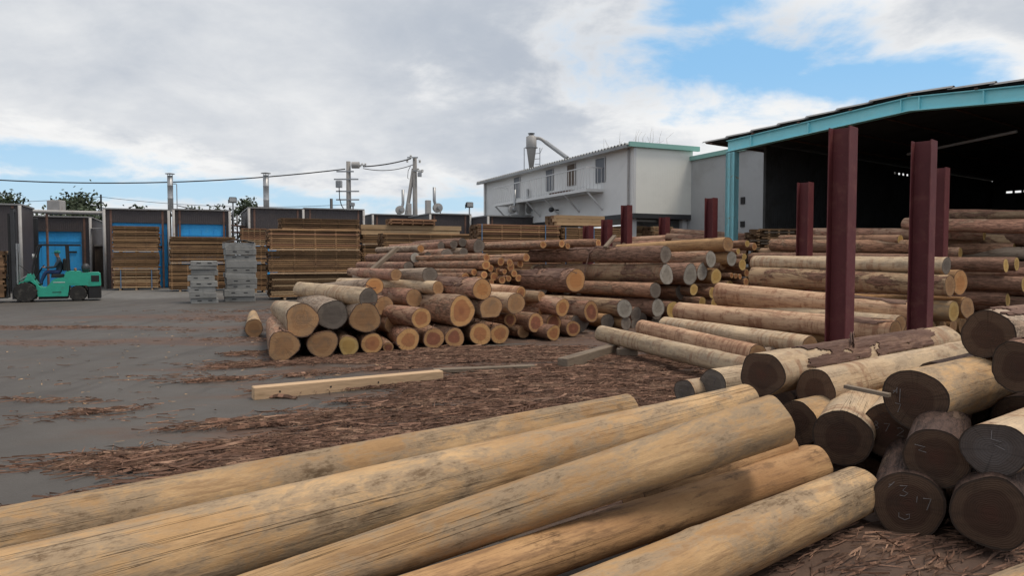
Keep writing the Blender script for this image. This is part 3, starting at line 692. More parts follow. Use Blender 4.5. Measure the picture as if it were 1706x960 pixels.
# ------------------------------------------------------------------ grey building with green trim behind the shed column
GO = at(1271, 428, Y=30); GO.z = 0
gl = along(GO, BY, 1153) + 3.0
tG = thing('grey_building', 'grey clad building with green roof trim and brown base beside the shed', 'building', GO, GA)
HG = 6.3
MB().box(0, 8, 0, gl, 2.6, HG).build('upper_wall', M['grey_wall2'], tG)
MB().box(.06, 8, 3.3, gl, 0, 2.6).build('base_wall', M['brown_wall'], tG)
MB().box(0, 8, 0, 3.3, 0, 2.6).build('lower_wall', M['grey_wall2'], tG)
MB().box(-.12, 8.1, -.1, gl + .1, HG, HG + .2).build('roof_trim', M['teal_trim'], tG)
MB().box(-.04, -.003, 1.1, 1.35, 4.0, 4.3).build('vent', M['black'], tG)
MB().box(-.04, -.003, 1.1, 1.35, 3.0, 3.25).build('vent', M['black'], tG)

# ------------------------------------------------------------------ open log shed with sky blue frame
SA = math.atan2(-.8, .6); SX = Vector((.6, -.8, 0)); SY = Vector((.8, .6, 0))
SO = at(1218, 428, Y=24.0); SO.z = 0
tS = thing('log_shed', 'open fronted log shed with sky blue steel frame and corrugated roof', 'shed', SO, SA)
HE, HR, XR, XW, YD = 5.60, 6.02, 5.7, 11.4, 22.0
def hz(x): return HE + (HR - HE) * (1 - abs(x - XR) / XR)
for x in (0, XW):
    c = MB(); c.box(-.17, .17, -.13, -.115, 0, hz(x) - .4); c.box(-.17, .17, .115, .13, 0, hz(x) - .4); c.box(-.012, .012, -.115, .115, 0, hz(x) - .4)
    c.box(-.155, -.0125, -.1149, .1149, 0, hz(x) - .402); c.box(.0125, .155, -.1149, .1149, 0, hz(x) - .402)
    c.build('column', M['cyan_rust'], tS)
for (xa, xb) in ((-.17, XR), (XR, XW + .17)):
    b = MB(); za, zb = hz(max(xa, 0)), hz(min(xb, XW))
    def sl_(y0, y1, d0, d1):
        b.add([(xa, y0, za - d1), (xb, y0, zb - d1), (xb, y1, zb - d1), (xa, y1, za - d1), (xa, y0, za - d0), (xb, y0, zb - d0), (xb, y1, zb - d0), (xa, y1, za - d0)],
              [(3,2,1,0),(4,5,6,7),(0,1,5,4),(1,2,6,5),(2,3,7,6),(3,0,4,7)])
    sl_(-.12, .12, .0, .025); sl_(-.02, .02, .025, .36); sl_(-.12, .12, .36, .385)
    rb = b.build('rafter_beam', M['cyan'], tS)
    for f in ((.16, .5, .96) if xa < 1 else (.04, .3, .62)):
        x = xa + (xb - xa) * f; z = hz(min(max(x, 0), XW)); MB().box(x - .015, x + .015, -.115, -.021, z - .36, z - .03).build('stiffener', M['cyan'], rb)
for j, (xa, xb) in enumerate(((-1.0, XR), (XR, XW + 1.0))):
    n = 7
    for i in range(n):
        a = xa + (xb - xa) * i / n; b2 = xa + (xb - xa) * (i + 1) / n
        lift = .05
        if j == 0: a -= .12; qa, qb = .06 + lift, .06
        else: b2 += .12; qa, qb = .06, .06 + lift
        za = HE + (HR - HE) * (1 - abs(a - XR) / XR) + qa; zb = HE + (HR - HE) * (1 - abs(b2 - XR) / XR) + qb
        s = MB(); np_ = 74; y0, p = -.2, (YD + .5) / 74
        for k in range(np_):
            pr = [(0, 0), (.25, .06), (.5, .06), (.75, 0), (1, 0)]
            for q in range(4):
                ya, yb = y0 + (k + pr[q][0]) * p, y0 + (k + pr[q + 1][0]) * p; ha, hb = pr[q][1], pr[q + 1][1]
                s.add([(a, ya, za + ha), (b2, ya, zb + ha), (b2, yb, zb + hb), (a, yb, za + hb)], [(0, 1, 2, 3)])
        s.build('roof_sheet', M['roof'], tS)
for i in range(9):
    x = -.75 + i * (XW + 1.5) / 8; z = HE + (HR - HE) * (1 - abs(x - XR) / XR)
    MB().box(x - .04, x + .04, -.16, YD, z + .002, z + .05).build('purlin', M['rust'], tS)
for (xa, xb) in ((-.95, XR), (XR, XW + .95)):
    f = lambda x: HE + (HR - HE) * (1 - abs(x - XR) / XR)
    MB().add([(xa, -.15, f(xa) + .051), (xb, -.15, f(xb) + .051), (xb, YD, f(xb) + .051), (xa, YD, f(xa) + .051), (xa, -.15, f(xa) + .054), (xb, -.15, f(xb) + .054), (xb, YD, f(xb) + .054), (xa, YD, f(xa) + .054)], [(3,2,1,0),(4,5,6,7),(0,1,5,4),(1,2,6,5),(2,3,7,6),(3,0,4,7)]).build('light_seal_deck', M['shed_dark'], tS)  # thin deck added to stop daylight leaking between the roof sheets
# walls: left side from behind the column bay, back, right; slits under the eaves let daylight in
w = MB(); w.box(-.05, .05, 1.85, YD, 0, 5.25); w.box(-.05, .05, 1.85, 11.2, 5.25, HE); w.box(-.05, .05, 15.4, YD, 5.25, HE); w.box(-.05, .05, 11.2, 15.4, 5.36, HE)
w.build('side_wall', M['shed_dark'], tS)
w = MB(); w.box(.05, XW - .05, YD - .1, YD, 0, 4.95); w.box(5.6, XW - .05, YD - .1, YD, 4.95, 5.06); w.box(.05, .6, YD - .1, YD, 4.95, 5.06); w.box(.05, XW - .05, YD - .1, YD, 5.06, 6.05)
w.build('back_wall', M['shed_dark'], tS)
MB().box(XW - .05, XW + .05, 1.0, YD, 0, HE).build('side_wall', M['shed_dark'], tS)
for i in range(12):
    y = 11.2 + 4.2 * i / 11; MB().box(-.03, .03, y - .06, y + .06, 5.25, 5.36).build('slit_bar', M['shed_dark'], tS)
for i in range(14):
    x = .6 + 5.0 * i / 13; MB().box(x - .05, x + .05, YD - .08, YD - .03, 4.95, 5.06).build('slit_bar', M['shed_dark'], tS)
p0 = tS.matrix_basis.inverted() @ at(1512, 257, Y=24); p1 = tS.matrix_basis.inverted() @ at(1694, 219, Y=20)
MB().tube(p0, p1, .045, n=6).build('roof_tie', M['galv_pale'], tS)

# ------------------------------------------------------------------ red steel posts of the log racks
posts = [(1405, 213, 'tall red steel post standing before the peeled logs, the one nearest the bark-patched log'),
         (1540, 235, 'tall red steel post right of its twin among the peeled logs'),
         (1342, 304, 'red steel post in front of the dark shed mouth, before the bark log row'),
         (1566, 280, 'dark red steel post close behind the right tall post'),
         (1185, 330, 'red steel post left of the sky blue column'),
         (1044, 342, 'red steel post by the corner of the raised white building'),
         (1107, 362, 'red steel post between the stilts under the white building'),
         (1011, 366, 'slim red steel post at the end of the pale timber pack'),
         (980, 376, 'short looking red steel post in front of the brown board pack')]
for px, yt, lab in posts:
    Y = {1107: 27.0, 1011: 26.2, 980: 27.6}.get(px, F * 1.9 / (428 - yt)); b = at(px, yt, Y=Y)
    m = MB(); h = b.z; w_, dpt = .15, .15
    m.box(-dpt, -dpt + .016, -w_, w_, 0, h); m.box(dpt - .016, dpt, -w_, w_, 0, h); m.box(-dpt + .016, dpt - .016, -.008, .008, 0, h - .002)
    t = thing('rack_post', lab, 'steel post', (b.x, Y, 0), R(-47), 'red steel posts of the log racks')
    m.build('h_beam', M['red'], t)
    MB().box(-.24, .24, -.24, .24, 0, .02).build('base_plate', M['red'], t)

cp_ = at(57, 428, Y=37.5)
MB().cbox(-.2, .2, -.15, .15, 0, 3.75, .02).build('mast_band', M['steel_dark'], None, label='added dark upright for the forklift mast, before the low blue kiln', cat='column', loc=(cp_.x, 37.5, 0), rot=(0, 0, GA))  # separate upright added to stand for the dark band of the forklift mast

# ------------------------------------------------------------------ sawn lumber packs
def pack(o, rz, L, D, z0, H, layers, mats, label, group, gap=.38, nb=6, ragged=.06, straps=(), seed=1, ends=False, cat='lumber pack'):
    """boards laid in layers on thin stickers; each front board is its own piece"""
    rnd = random.Random(seed)
    t = thing('lumber_pack', label, cat, (o.x, o.y, z0), rz, group)
    p = H / layers; th = p * (1 - gap)
    inner, stick = MB(), MB()
    bw = D / nb
    me = {}
    for i in range(layers):
        z = i * p + p * gap
        for k in range(nb):
            a = rnd.uniform(-ragged, ragged); b = L + rnd.uniform(-ragged, ragged)
            y0 = k * bw + .006; y1 = (k + 1) * bw - .006
            if k == 0:
                dy = rnd.uniform(0, .035)
                mt = mats[rnd.randrange(len(mats))]
                bo = MB().box(0, b - a, 0, y1 - y0, 0, th).build('board', M[mt], t, loc=(a, y0 + dy, z))
                if rnd.random() < .25: bo.rotation_euler = (0, 0, rnd.uniform(-.006, .006))
            elif ends and k < nb:
                MB().box(0, b - a, 0, y1 - y0, 0, th).build('board', M[mats[rnd.randrange(len(mats))]], t, loc=(a, y0, z))
            else: inner.box(a, b, k * bw + .001, (k + 1) * bw - .001, i * p + .002, (i + 1) * p - .002)  # inner boards thickened to full layers, added bulk that blocks light through the gaps
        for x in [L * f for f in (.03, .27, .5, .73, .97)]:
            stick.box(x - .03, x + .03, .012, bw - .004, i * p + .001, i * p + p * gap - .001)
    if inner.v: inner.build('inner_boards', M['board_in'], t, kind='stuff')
    stick.build('stickers', M['board'], t, kind='stuff')
    for x in straps:
        MB().box(x - .02, x + .02, -.012, -.004, 0, H + .01).build('strap', M['strap'], t)
    return t
def stack(px0, px1, Y, tops, base=0.0, mats=('board',), labels=(), group=None, D=1.1, lay=.085, straps=(), seed=1, bearer=True, rz=GA, nb=6, gap=.38, ends=False, ragged=.06, bmat='timber'):
    """packs one on another between picture columns px0 and px1; tops = picture heights of the pack tops, from the lowest up"""
    dr = Vector((math.cos(rz), math.sin(rz), 0)); o = at(px0, 428, Y=Y); o.z = 0
    L = along(o, dr, px1); z = base
    up = Vector((-dr.y, dr.x, 0))
    for i, yt in enumerate(tops):
        zt_ = at(px0, yt, Y=Y).z; h = zt_ - z
        bz = .09 if bearer else 0
        q = o + dr * random.Random(seed + i).uniform(-.04, .04)
        t = pack(q, rz, L, D, z, h - .002, max(2, int((h - bz) / lay)), mats if not isinstance(mats[0], (tuple, list)) else mats[i], labels[i], group, straps=straps if i == 0 or len(tops) < 3 else (), seed=seed * 10 + i, nb=nb, gap=gap, ends=ends, ragged=ragged)
        if bearer:
            for c in list(t.children): c.location.z += bz
            sc = (h - .002 - bz) / (h - .002)
            for c in list(t.children): c.scale.z = sc; c.location.z = bz + (c.location.z - bz) * sc
            for x in (.15, .5, .85):
                MB().box(L * x - .045, L * x + .045, .03, D - .02, 0, bz).build('bearer', M[bmat], t)
            if i > 0: MB().box(.02, L - .02, -.03, .03, bz * .25, bz * .9).build('bearer', M['timber'], t)
        z = zt_
    return o, L
GRP = 'stickered lumber packs in front of the kilns'
stack(188, 265, 35.9, (450, 420, 376), labels=('lowest pale pack of the narrow lumber stack at the blue kiln door', 'middle pack of the narrow lumber stack at the blue kiln door', 'top pack of the narrow lumber stack at the blue kiln door'), group=GRP, straps=(.35, 1.75), seed=3, mats=(('board', 'board', 'board_pale'), ('board',), ('board',)))
stack(283, 392, 34.5, (440, 394), labels=('lower pack of the wide board stack behind the grey slabs', 'upper pack of the wide board stack behind the grey slabs'), group=GRP, seed=4)
stack(404, 446, 33.5, (440, 410, 380), labels=('lowest pack of the narrow stack right behind the taller slab pile', 'middle pack of the narrow stack right behind the taller slab pile', 'pale pink top pack of the narrow stack behind the taller slab pile'), group=GRP, seed=5, mats=(('board',), ('board',), ('board_red', 'board_pale')))
stack(449, 601, 27.8, (458, 418, 381), labels=('lowest pack of the big board stack beside the grey slabs', 'middle pack of the big board stack beside the grey slabs', 'top pack of the big board stack beside the grey slabs'), group=GRP, D=1.2, lay=.078, seed=6, mats=(('board', 'board', 'board_pale'), ('board',), ('board', 'board', 'board_red')))
stack(470, 600, 31.0, (425, 390, 363), labels=('hidden lowest pack of the highest board stack', 'second pack of the highest board stack behind the big one', 'weathered top pack of the highest board stack'), group=GRP, lay=.085, seed=7)
stack(603, 768, 33.0, (440, 408, 392), labels=('lowest brown pack under the long pale timbers', 'brown pack just under the long pale timbers', 'thin brown pack directly beneath the long pale timbers'), group=GRP, lay=.08, seed=8)
stack(604, 768, 33.0, (374,), base=at(603, 392, Y=33).z + .005, mats=('board_pale',), labels=('three layers of long pale fresh timbers on brown packs',), group=GRP, lay=.17, gap=.12, nb=4, seed=9, bearer=False)
stack(650, 726, 33.3, (364,), base=at(603, 374, Y=33).z + .012, mats=('board_pale', 'board_red'), labels=('small pinkish pack on top of the long pale timbers',), group=GRP, lay=.1, D=.8, nb=4, seed=10, bearer=False)
stack(640, 792, 29.8, (420, 388), labels=('lower brown pack behind the dark ended bark logs', 'upper brown pack behind the dark ended bark logs'), group=GRP, lay=.085, seed=11)
stack(800, 934, 29.0, (410, 373), mats=('board', 'board_red'), labels=('lower pack of the strapped board stack before the white building', 'upper pack of the strapped board stack before the white building'), group=GRP, lay=.085, straps=(.1, 3.0), seed=12)
stack(940, 1036, 30.5, (412, 379), labels=('lower brown pack under the stacked orange beams', 'upper brown pack under the stacked orange beams'), group=GRP, lay=.085, straps=(.1, 1.5), seed=13)
stack(928, 1010, 31.0, (358,), base=at(928, 379, Y=31.0).z + .09, mats=('board_pale',), labels=('stacked orange beams on top of the brown pack by the white building',), group=GRP, lay=.14, gap=.07, nb=4, seed=14, bearer=False)
ENDR = R(112)
stack(1036, 1078, 33.6, (376,), labels=('board pack showing its board ends left of the dark barrel',), group=GRP, lay=.085, seed=15, nb=6, D=1.4, mats=('board_pale', 'board'), gap=.25)
stack(1090, 1121, 33.2, (377,), labels=('board pack showing its board ends right of the dark barrel',), group=GRP, lay=.085, seed=16, nb=6, D=1.4, mats=('board_pale', 'board'), gap=.25)
stack(1262, 1333, 23.4, (381,), labels=('low pile of weathered slabs by the grey shed wall',), group=None, lay=.09, seed=17, nb=5, D=1.0, mats=('timber_dark', 'board'), rz=R(-2), ragged=.25, gap=.4)
bp_ = at(1083, 428, Y=32.6)
tb = thing('barrel', 'dark barrel standing between two board packs under the white building', 'barrel', (bp_.x, 32.6, 0))
MB().lathe([(.27, 0), (.29, .02), (.29, .3), (.305, .32), (.29, .34), (.29, .62), (.305, .64), (.29, .66), (.29, .92), (.27, .94)], 18).build('body', M['steel_dark'], tb, True)
MB().box(-.3, .3, -.3, .3, .945, 1.6).build('crate', M['black'], tb)
MB().box(-.25, .25, -.25, .25, 1.6, 2.55).build('upper_drum', M['steel_dark'], tb)

# ------------------------------------------------------------------ grey concrete slabs in two piles
def slabs(px0, px1, Y, ytop, n, tag_, D, seed, cover=False):
    rnd = random.Random(seed); o = at(px0, 428, Y=Y); o.z = 0; L = along(o, BX, px1); H = at(px0, ytop, Y=Y).z
    hs = [rnd.uniform(.75, 1.3) for _ in range(n)]; s = H / sum(hs); z = 0
    names = ['lowest', 'second', 'third', 'fourth', 'fifth', 'sixth', 'seventh', 'eighth', 'ninth', 'tenth']
    for i in range(n):
        h = hs[i] * s; dx = rnd.uniform(-.05, .07); 
        p = o + BX * dx + BY * rnd.uniform(-.04, .04)
        t = thing('concrete_slab', '%s from the ground, grey weathered slab of the %s pile' % (names[i].capitalize(), tag_) if i < n - 1 else 'topmost grey weathered slab of the %s pile' % tag_, 'slab', (p.x, p.y, z), GA + rnd.uniform(-.03, .03), 'grey weathered slabs in two piles')
        m = MB(); hh = h - .003
        a, b = L * .30, L * .70
        m.cbox(0, L, 0, D, .008, hh, .018)
        m.build('block', M['slab'], t)
        for x in ((a, b) if rnd.random() < .45 else (a,) if rnd.random() < .4 else ()): MB().box(x - .07, x + .07, -.004, .02, hh * .45, hh * .45 + .035).build('lifting_slot', M['black'], t)
        for x in (.06, L - .16): MB().box(x, x + .1, .04, D - .04, 0, .008).build('foot', M['timber_dark'], t)
        z += h
    if cover:
        m = MB(); 
        for k in range(8):
            x0, x1 = L * k / 8, L * (k + 1) / 8; f = lambda x: .09 * math.sin(math.pi * x / L)
            m.add([(x0, 0, f(x0)), (x1, 0, f(x1)), (x1, D, f(x1)), (x0, D, f(x0)), (x0, 0, f(x0) - .012 ), (x1, 0, f(x1) - .012), (x1, D, f(x1) - .012), (x0, D, f(x0) - .012)], [(0,1,2,3),(7,6,5,4),(0,4,5,1),(2,6,7,3),(1,5,6,2),(3,7,4,0)])
        m.build('cover_sheet', M['roof'], None, label='curved dark sheet lying on the taller pile of grey slabs', cat='sheet', loc=(o.x, o.y, z + .014), rot=(0, 0, GA))
slabs(314, 360, 25.6, 435, 8, 'shorter', 1.25, 5)
slabs(373, 425, 26.6, 404, 10, 'taller', 1.3, 8, True)

# ------------------------------------------------------------------ round logs
def ring_r(th, x, r, lob, sd, rough, flat=None, kn=()):
    k = 1 + lob[0] * math.cos(2 * th + lob[3]) + lob[1] * math.cos(3 * th + lob[4]) + lob[2] * math.cos(5 * th + lob[5] + x * .4)
    q = Vector((x * .9 + sd, math.cos(th) * 1.3, math.sin(th) * 1.3))
    k += .035 * noise.noise(q) + rough * noise.noise(Vector((x * 2.5 + sd, math.cos(th) * 5, math.sin(th) * 5)))
    for kx, kt, ka, kw in kn:
        dt = (th - kt + math.pi) % (2 * math.pi) - math.pi; q2 = ((x - kx) / kw) ** 2 + (dt * r / (kw * .7)) ** 2
        if q2 < 9: k += ka * math.exp(-q2)
    rr = r * k
    if flat is not None:
        c = math.cos(th - flat[0])
        if c > 0: rr = min(rr, flat[1] * r / max(c, .01))
    return rr
LOGN = [0]
def log(p0, p1, r0, r1, body, end, label, group, seg=22, rings=16, rough=.02, lobes=1.0, bend=.0, end2=None, flat=None, cat='log'):
    LOGN[0] += 1; sd = LOGN[0] * 7.31; rnd = random.Random(LOGN[0])
    p0, p1 = Vector(p0), Vector(p1); L = (p1 - p0).length
    q = (p1 - p0).to_track_quat('X', 'Z')
    lob = [rnd.uniform(.01, .05) * lobes, rnd.uniform(.005, .04) * lobes, rnd.uniform(0, .022) * lobes] + [rnd.uniform(0, 6.28) for _ in range(3)]
    kn = [(rnd.uniform(.3, L - .3), rnd.uniform(0, 6.28), rnd.uniform(.02, .07), rnd.uniform(.035, .075)) for _ in range(int(L * 3))] if seg >= 28 else []
    by, bz = rnd.uniform(-1, 1) * bend, rnd.uniform(-.4, .4) * bend
    m = MB(); R_ = []
    tilt = (rnd.uniform(-.06, .06), rnd.uniform(-.06, .06)); tilt2 = (rnd.uniform(-.08, .08), rnd.uniform(-.08, .08))
    for i in range(rings + 1):
        f = i / rings; x = L * f; cy_, cz_ = by * math.sin(math.pi * f), bz * math.sin(math.pi * f)
        r = r0 + (r1 - r0) * f
        rg = []
        for k in range(seg):
            th = 2 * math.pi * k / seg; rr = ring_r(th, x, r, lob, sd, rough, flat, kn)
            y, z = rr * math.cos(th), rr * math.sin(th)
            dx = 0
            if i == 0: dx = y * tilt[0] + z * tilt[1]
            if i == rings: dx = y * tilt2[0] + z * tilt2[1]
            rg.append(Vector((x + dx, y + cy_, z + cz_)))
        R_.append(rg)
    vs = [p for rg in R_ for p in rg]; fs = []
    for i in range(rings):
        for k in range(seg): fs.append((i * seg + k, (i + 1) * seg + k, (i + 1) * seg + (k + 1) % seg, i * seg + (k + 1) % seg))
    me = bpy.data.meshes.new('log'); me.from_pydata([tuple(v) for v in vs], [], fs); me.materials.append(M[body])
    me.polygons.foreach_set('use_smooth', [True] * len(fs)); me.update()
    o = link('log', me, None, label, cat, group, None, p0); o.rotation_mode = 'QUATERNION'; o.rotation_quaternion = q
    for which, rg in ((0, R_[0]), (1, R_[-1])):
        es = end if which == 0 else (end2 or end)
        c = sum(rg, Vector()) / seg
        vs, rad = [c], [0.0]
        fr = (.3, .6, .85, 1.0)
        for f in fr:
            for p in rg: vs.append(c + (p - c) * f); rad.append(f)
        fs = []
        for k in range(seg):
            a, b = 1 + k, 1 + (k + 1) % seg
            fs.append((0, a, b) if which else (0, b, a))
            for j in range(len(fr) - 1):
                a0, b0 = 1 + j * seg + k, 1 + j * seg + (k + 1) % seg; a1, b1 = a0 + seg, b0 + seg
                fs.append((a0, a1, b1, b0) if which else (a0, b0, b1, a1))
        em = bpy.data.meshes.new('cut_end'); em.from_pydata([tuple(v) for v in vs], [], fs); em.materials.append(E[es])
        em.attributes.new('rad', 'FLOAT', 'POINT').data.foreach_set('value', rad); em.update()
        link('cut_end', em, o)
        LOGINFO[o.name] = dict(L=L, r0=r0, r1=r1, lob=lob, sd=sd, rough=rough, by=by, bz=bz, flat=flat, tilt=tilt, kn=kn)
    return o
LOGINFO = {}
def surf(o, x, th, lift):
    i = LOGINFO[o.name]; f = x / i['L']; r = i['r0'] + (i['r1'] - i['r0']) * f
    rr = ring_r(th, x, r, i['lob'], i['sd'], i['rough'], i['flat'], i['kn']) + lift
    return Vector((x, rr * math.cos(th) + i['by'] * math.sin(math.pi * f), rr * math.sin(th) + i['bz'] * math.sin(math.pi * f)))
def sheet(o, x0, x1, t0, t1, seed=0, nx=26, nt_=10, holes=.0):
    """a torn patch of bark still on the log, raised above the wood"""
    rnd = random.Random(seed); m = MB(); idx = {}
    def pt(i, j, lift):
        x = x0 + (x1 - x0) * i / nx; th = t0 + (t1 - t0) * j / nt_
        e = noise.fractal(Vector((i / nx * (x1 - x0) * 3, seed * 3.3, 0)), 1, 2, 4); e2 = noise.fractal(Vector((seed * 2.7, j / nt_ * 4, 4)), 1, 2, 4)
        if j == 0: th += e * .22
        if j == nt_: th += e * .25
        if i == 0: x += e2 * .35
        if i == nx: x += e2 * .35
        lift += .007 * noise.fractal(Vector((i / nx * (x1 - x0) * 2.5, j / nt_ * (t1 - t0) * 7, seed)), 1, 2, 3)
        return surf(o, min(max(x, .01), LOGINFO[o.name]['L'] - .01), th, lift)
    top = [[pt(i, j, .013) for j in range(nt_ + 1)] for i in range(nx + 1)]
    bot = [[pt(i, j, .0005) for j in range(nt_ + 1)] for i in range(nx + 1)]
    keep = {(i, j) for i in range(nx) for j in range(nt_) if noise.fractal(Vector((i / nx * (x1 - x0) * 2.2 + seed, j / nt_ * (t1 - t0) * 1.6, seed * 1.9)), 1, 2, 4) > -.42 + holes}
    for (i, j) in keep:
        m.add([top[i][j], top[i+1][j], top[i+1][j+1], top[i][j+1]], [(0, 1, 2, 3)])
        for (di, dj, a, b) in ((-1, 0, (i, j), (i, j+1)), (1, 0, (i+1, j), (i+1, j+1)), (0, -1, (i, j), (i+1, j)), (0, 1, (i, j+1), (i+1, j+1))):
            if (i + di, j + dj) not in keep: m.add([top[a[0]][a[1]], top[b[0]][b[1]], bot[b[0]][b[1]], bot[a[0]][a[1]]], [(0, 1, 2, 3)])
    m.build('bark_sheet', M['bark_sheet'], o)
def strip(o, pts, w, name='bark_strip', mt='bark_sheet'):
    """a loose ribbon of bark draped over a log (points in the log's own frame)"""
    m = MB(); up = Vector((0, 0, 1)); pts = [Vector(p) for p in pts]; L_, R2 = [], []
    for i, p in enumerate(pts):
        d = (pts[min(i+1, len(pts)-1)] - pts[max(i-1, 0)]).normalized(); s = d.cross(Vector((.2, 1, .3))).normalized() * w * (1 - .35 * i / len(pts))
        L_.append(p + s); R2.append(p - s)
    n = len(pts); t = .006
    for i in range(n - 1):
        a, b, c, d_ = L_[i], L_[i+1], R2[i+1], R2[i]; nrm = (b - a).cross(c - a).normalized() * t
        m.add([a, b, c, d_, a + nrm, b + nrm, c + nrm, d_ + nrm], [(3,2,1,0),(4,5,6,7),(0,1,5,4),(1,2,6,5),(2,3,7,6),(3,0,4,7)])
    m.build(name, M[mt], o)
DIG = {'1': [[(0, -.5), (0, .5)]], '7': [[(-.3, .5), (.3, .5), (-.05, -.5)]], '2': [[(-.3, .3), (0, .5), (.3, .25), (-.3, -.5), (.35, -.45)]], '8': [[(0, 0), (-.25, .25), (0, .5), (.25, .25), (0, 0), (-.3, -.25), (0, -.5), (.3, -.25), (0, 0)]],
       '3': [[(-.3, .45), (.25, .45), (-.05, .05), (.3, -.2), (0, -.5), (-.3, -.4)]], '0': [[(-.35, .3), (-.4, -.1), (0, -.3), (.4, -.1), (.4, .35), (.1, .15)]], 'x': [[(-.3, -.3), (.3, .4)], [(-.25, .1), (.1, .0)]], 'N': [[(-.4, .3), (.3, .2), (-.2, -.1), (.4, -.25)]]}
def chalk(o, marks):
    """chalk numbers on the near cut end: (char, across, up, size), across and up as shares of the radius"""
    r = LOGINFO[o.name]['r0']; tl = LOGINFO[o.name]['tilt']; ce = o.children[0]
    for ch, u, v, s in marks:
        for ln in DIG[ch]:
            pts = [Vector((0, -(u * r + (a + random.uniform(-.06, .06)) * s * r), v * r + (b + random.uniform(-.06, .06)) * s * r)) for a, b in ln]
            pts = [Vector((p.y * tl[0] + p.z * tl[1] - .0015, p.y, p.z)) for p in pts]
            MB().path(pts, .0024, 5).build('chalk_mark', M['chalk'], ce)
def dirv(az, el=0): return Vector((math.sin(R(az)) * math.cos(R(el)), math.cos(R(az)) * math.cos(R(el)), math.sin(R(el))))
class Plane:
    """upright plane in which the cut ends of a pile stand"""
    def __init__(s, a, b): s.a, s.b = Vector(a), Vector(b); d = s.b - s.a; s.n = Vector((-d.y, d.x))
    def hit(s, px, py, back=0):
        q = ray(px, py); k = s.n.normalized()
        t = (s.a - Vector((0, 0))).dot(k) / (q.x * k.x + q.y * k.y)
        p = Vector((0, 0, CAMZ)) + q * t
        return p + Vector((q.x, q.y, q.z)).normalized() * back

BADJ = {'peel': 'peeled tan', 'peel_brown': 'peeled brown', 'peel_pale': 'peeled pale', 'peel_pink': 'peeled pinkish', 'patchy': 'half peeled', 'bark': 'bark covered', 'bark_dark': 'dark bark covered', 'bark_shaded': 'shade-darkened barked', 'bark_grey': 'greyish weathered', 'bark_red': 'reddish barked'}
EADJ = {'orange': 'fresh orange end', 'ring': 'pale ringed end', 'tan': 'dull tan end', 'redheart': 'red hearted end', 'grey': 'grey end', 'greydark': 'dark grey end', 'dark': 'dark brown end', 'darkgrey2': 'dusty dark end', 'yellow': 'yellow end'}
def pile(plane, where, group, rows, az=-31, L=4.0, body='bark', seg=20, rings=12, rough=.02, taper=.88):
    out = []
    for e in rows:
        px, py, rp, en = e[:4]; op = e[4] if len(e) > 4 else {}
        p = plane.hit(px, py, op.get('back', 0)); r = rp * p.y / F
        bd = op.get('b', body); l = op.get('L', L); r1 = r * op.get('tp', taper)
        a = op.get('az', az + random.Random(px).uniform(-2.5, 2.5)); dv = dirv(a, op.get('el', 0))
        if op.get('g'): p.z = r * 1.0 + .01
        q = p + dv * l
        if op.get('g'): q.z = r1 + .01
        elif 'el' not in op: q.z = p.z - (r - r1)
        lab = op.get('lab') or '%s log with %s %s' % (BADJ[bd], EADJ[en], op.get('w', where))
        out.append(log(p, q, r, r1, bd, en, lab, group, op.get('seg', seg), op.get('rings', rings), op.get('rough', rough), op.get('lobes', 1.0), op.get('bend', .03), flat=op.get('flat')))
    return out

# ------------------------------------------------------------------ logs: pile behind the pale beam (ends towards the beam)
PC = Plane((-3.64, 11.45), (-.22, 13.75))
GC = 'logs of the pile behind the pale beam'
bot, mid_, top = 'in the lowest row behind the pale beam', 'in the second row behind the pale beam', 'in the upper rows behind the pale beam'
lc = pile(PC, bot, GC, az=-20, rows=[
    (472, 580, 26, 'tan', dict(g=1, lobes=2.2, az=-20)), (537.6, 574, 24, 'tan', dict(g=1, lobes=1.8, az=-20)),
    (581, 581, 17, 'yellow', dict(g=1, lobes=2.5, L=2.4, lab='short log with splintered yellow end at the bottom of the pile')),
    (620, 573.6, 18, 'ring', dict(g=1)), (647, 577, 9, 'redheart', dict(g=1, L=3, lab='thin broken log squeezed between two ringed log ends')),
    (680, 569.6, 19.5, 'ring', dict(g=1, b='bark_red', az=-19)), (723, 564, 18.2, 'redheart', dict(g=1)), (757.5, 561.4, 16.8, 'redheart', dict(g=1)),
    (800.6, 557.4, 19, 'ring', dict(g=1)), (832.6, 557.4, 16.5, 'ring', dict(g=1))])
lc += pile(PC, mid_, GC, [
    (503, 534, 28, 'tan', dict(b='peel_pale', lobes=1.6, az=-23, tp=.62, L=4.4, rings=16)), (554.4, 525, 25, 'greydark', dict(b='bark_grey', lobes=1.3, az=-22)), (608.5, 529.8, 26, 'tan', dict(b='bark_grey', lobes=1.5, az=-22)),
    (656, 541, 16, 'tan', dict(back=1.0)), (702, 530.3, 18, 'ring', dict(b='bark_red', az=-36)), (769.7, 518.7, 25.5, 'ring', dict(b='bark', lobes=1.8, az=-31, L=4.2, rings=18)),
    (818.2, 515.4, 22.5, 'tan', dict(b='bark', lobes=1.6, flat=(-math.pi / 2, .62), lab='log with flat sawn underside and dull tan end in the pile')), (859.7, 506, 18, 'tan', dict(b='peel_pale', back=.2)),
    (892.7, 538, 16, 'redheart', dict(back=.3)), (922.5, 538, 15, 'redheart', dict(back=.5))])
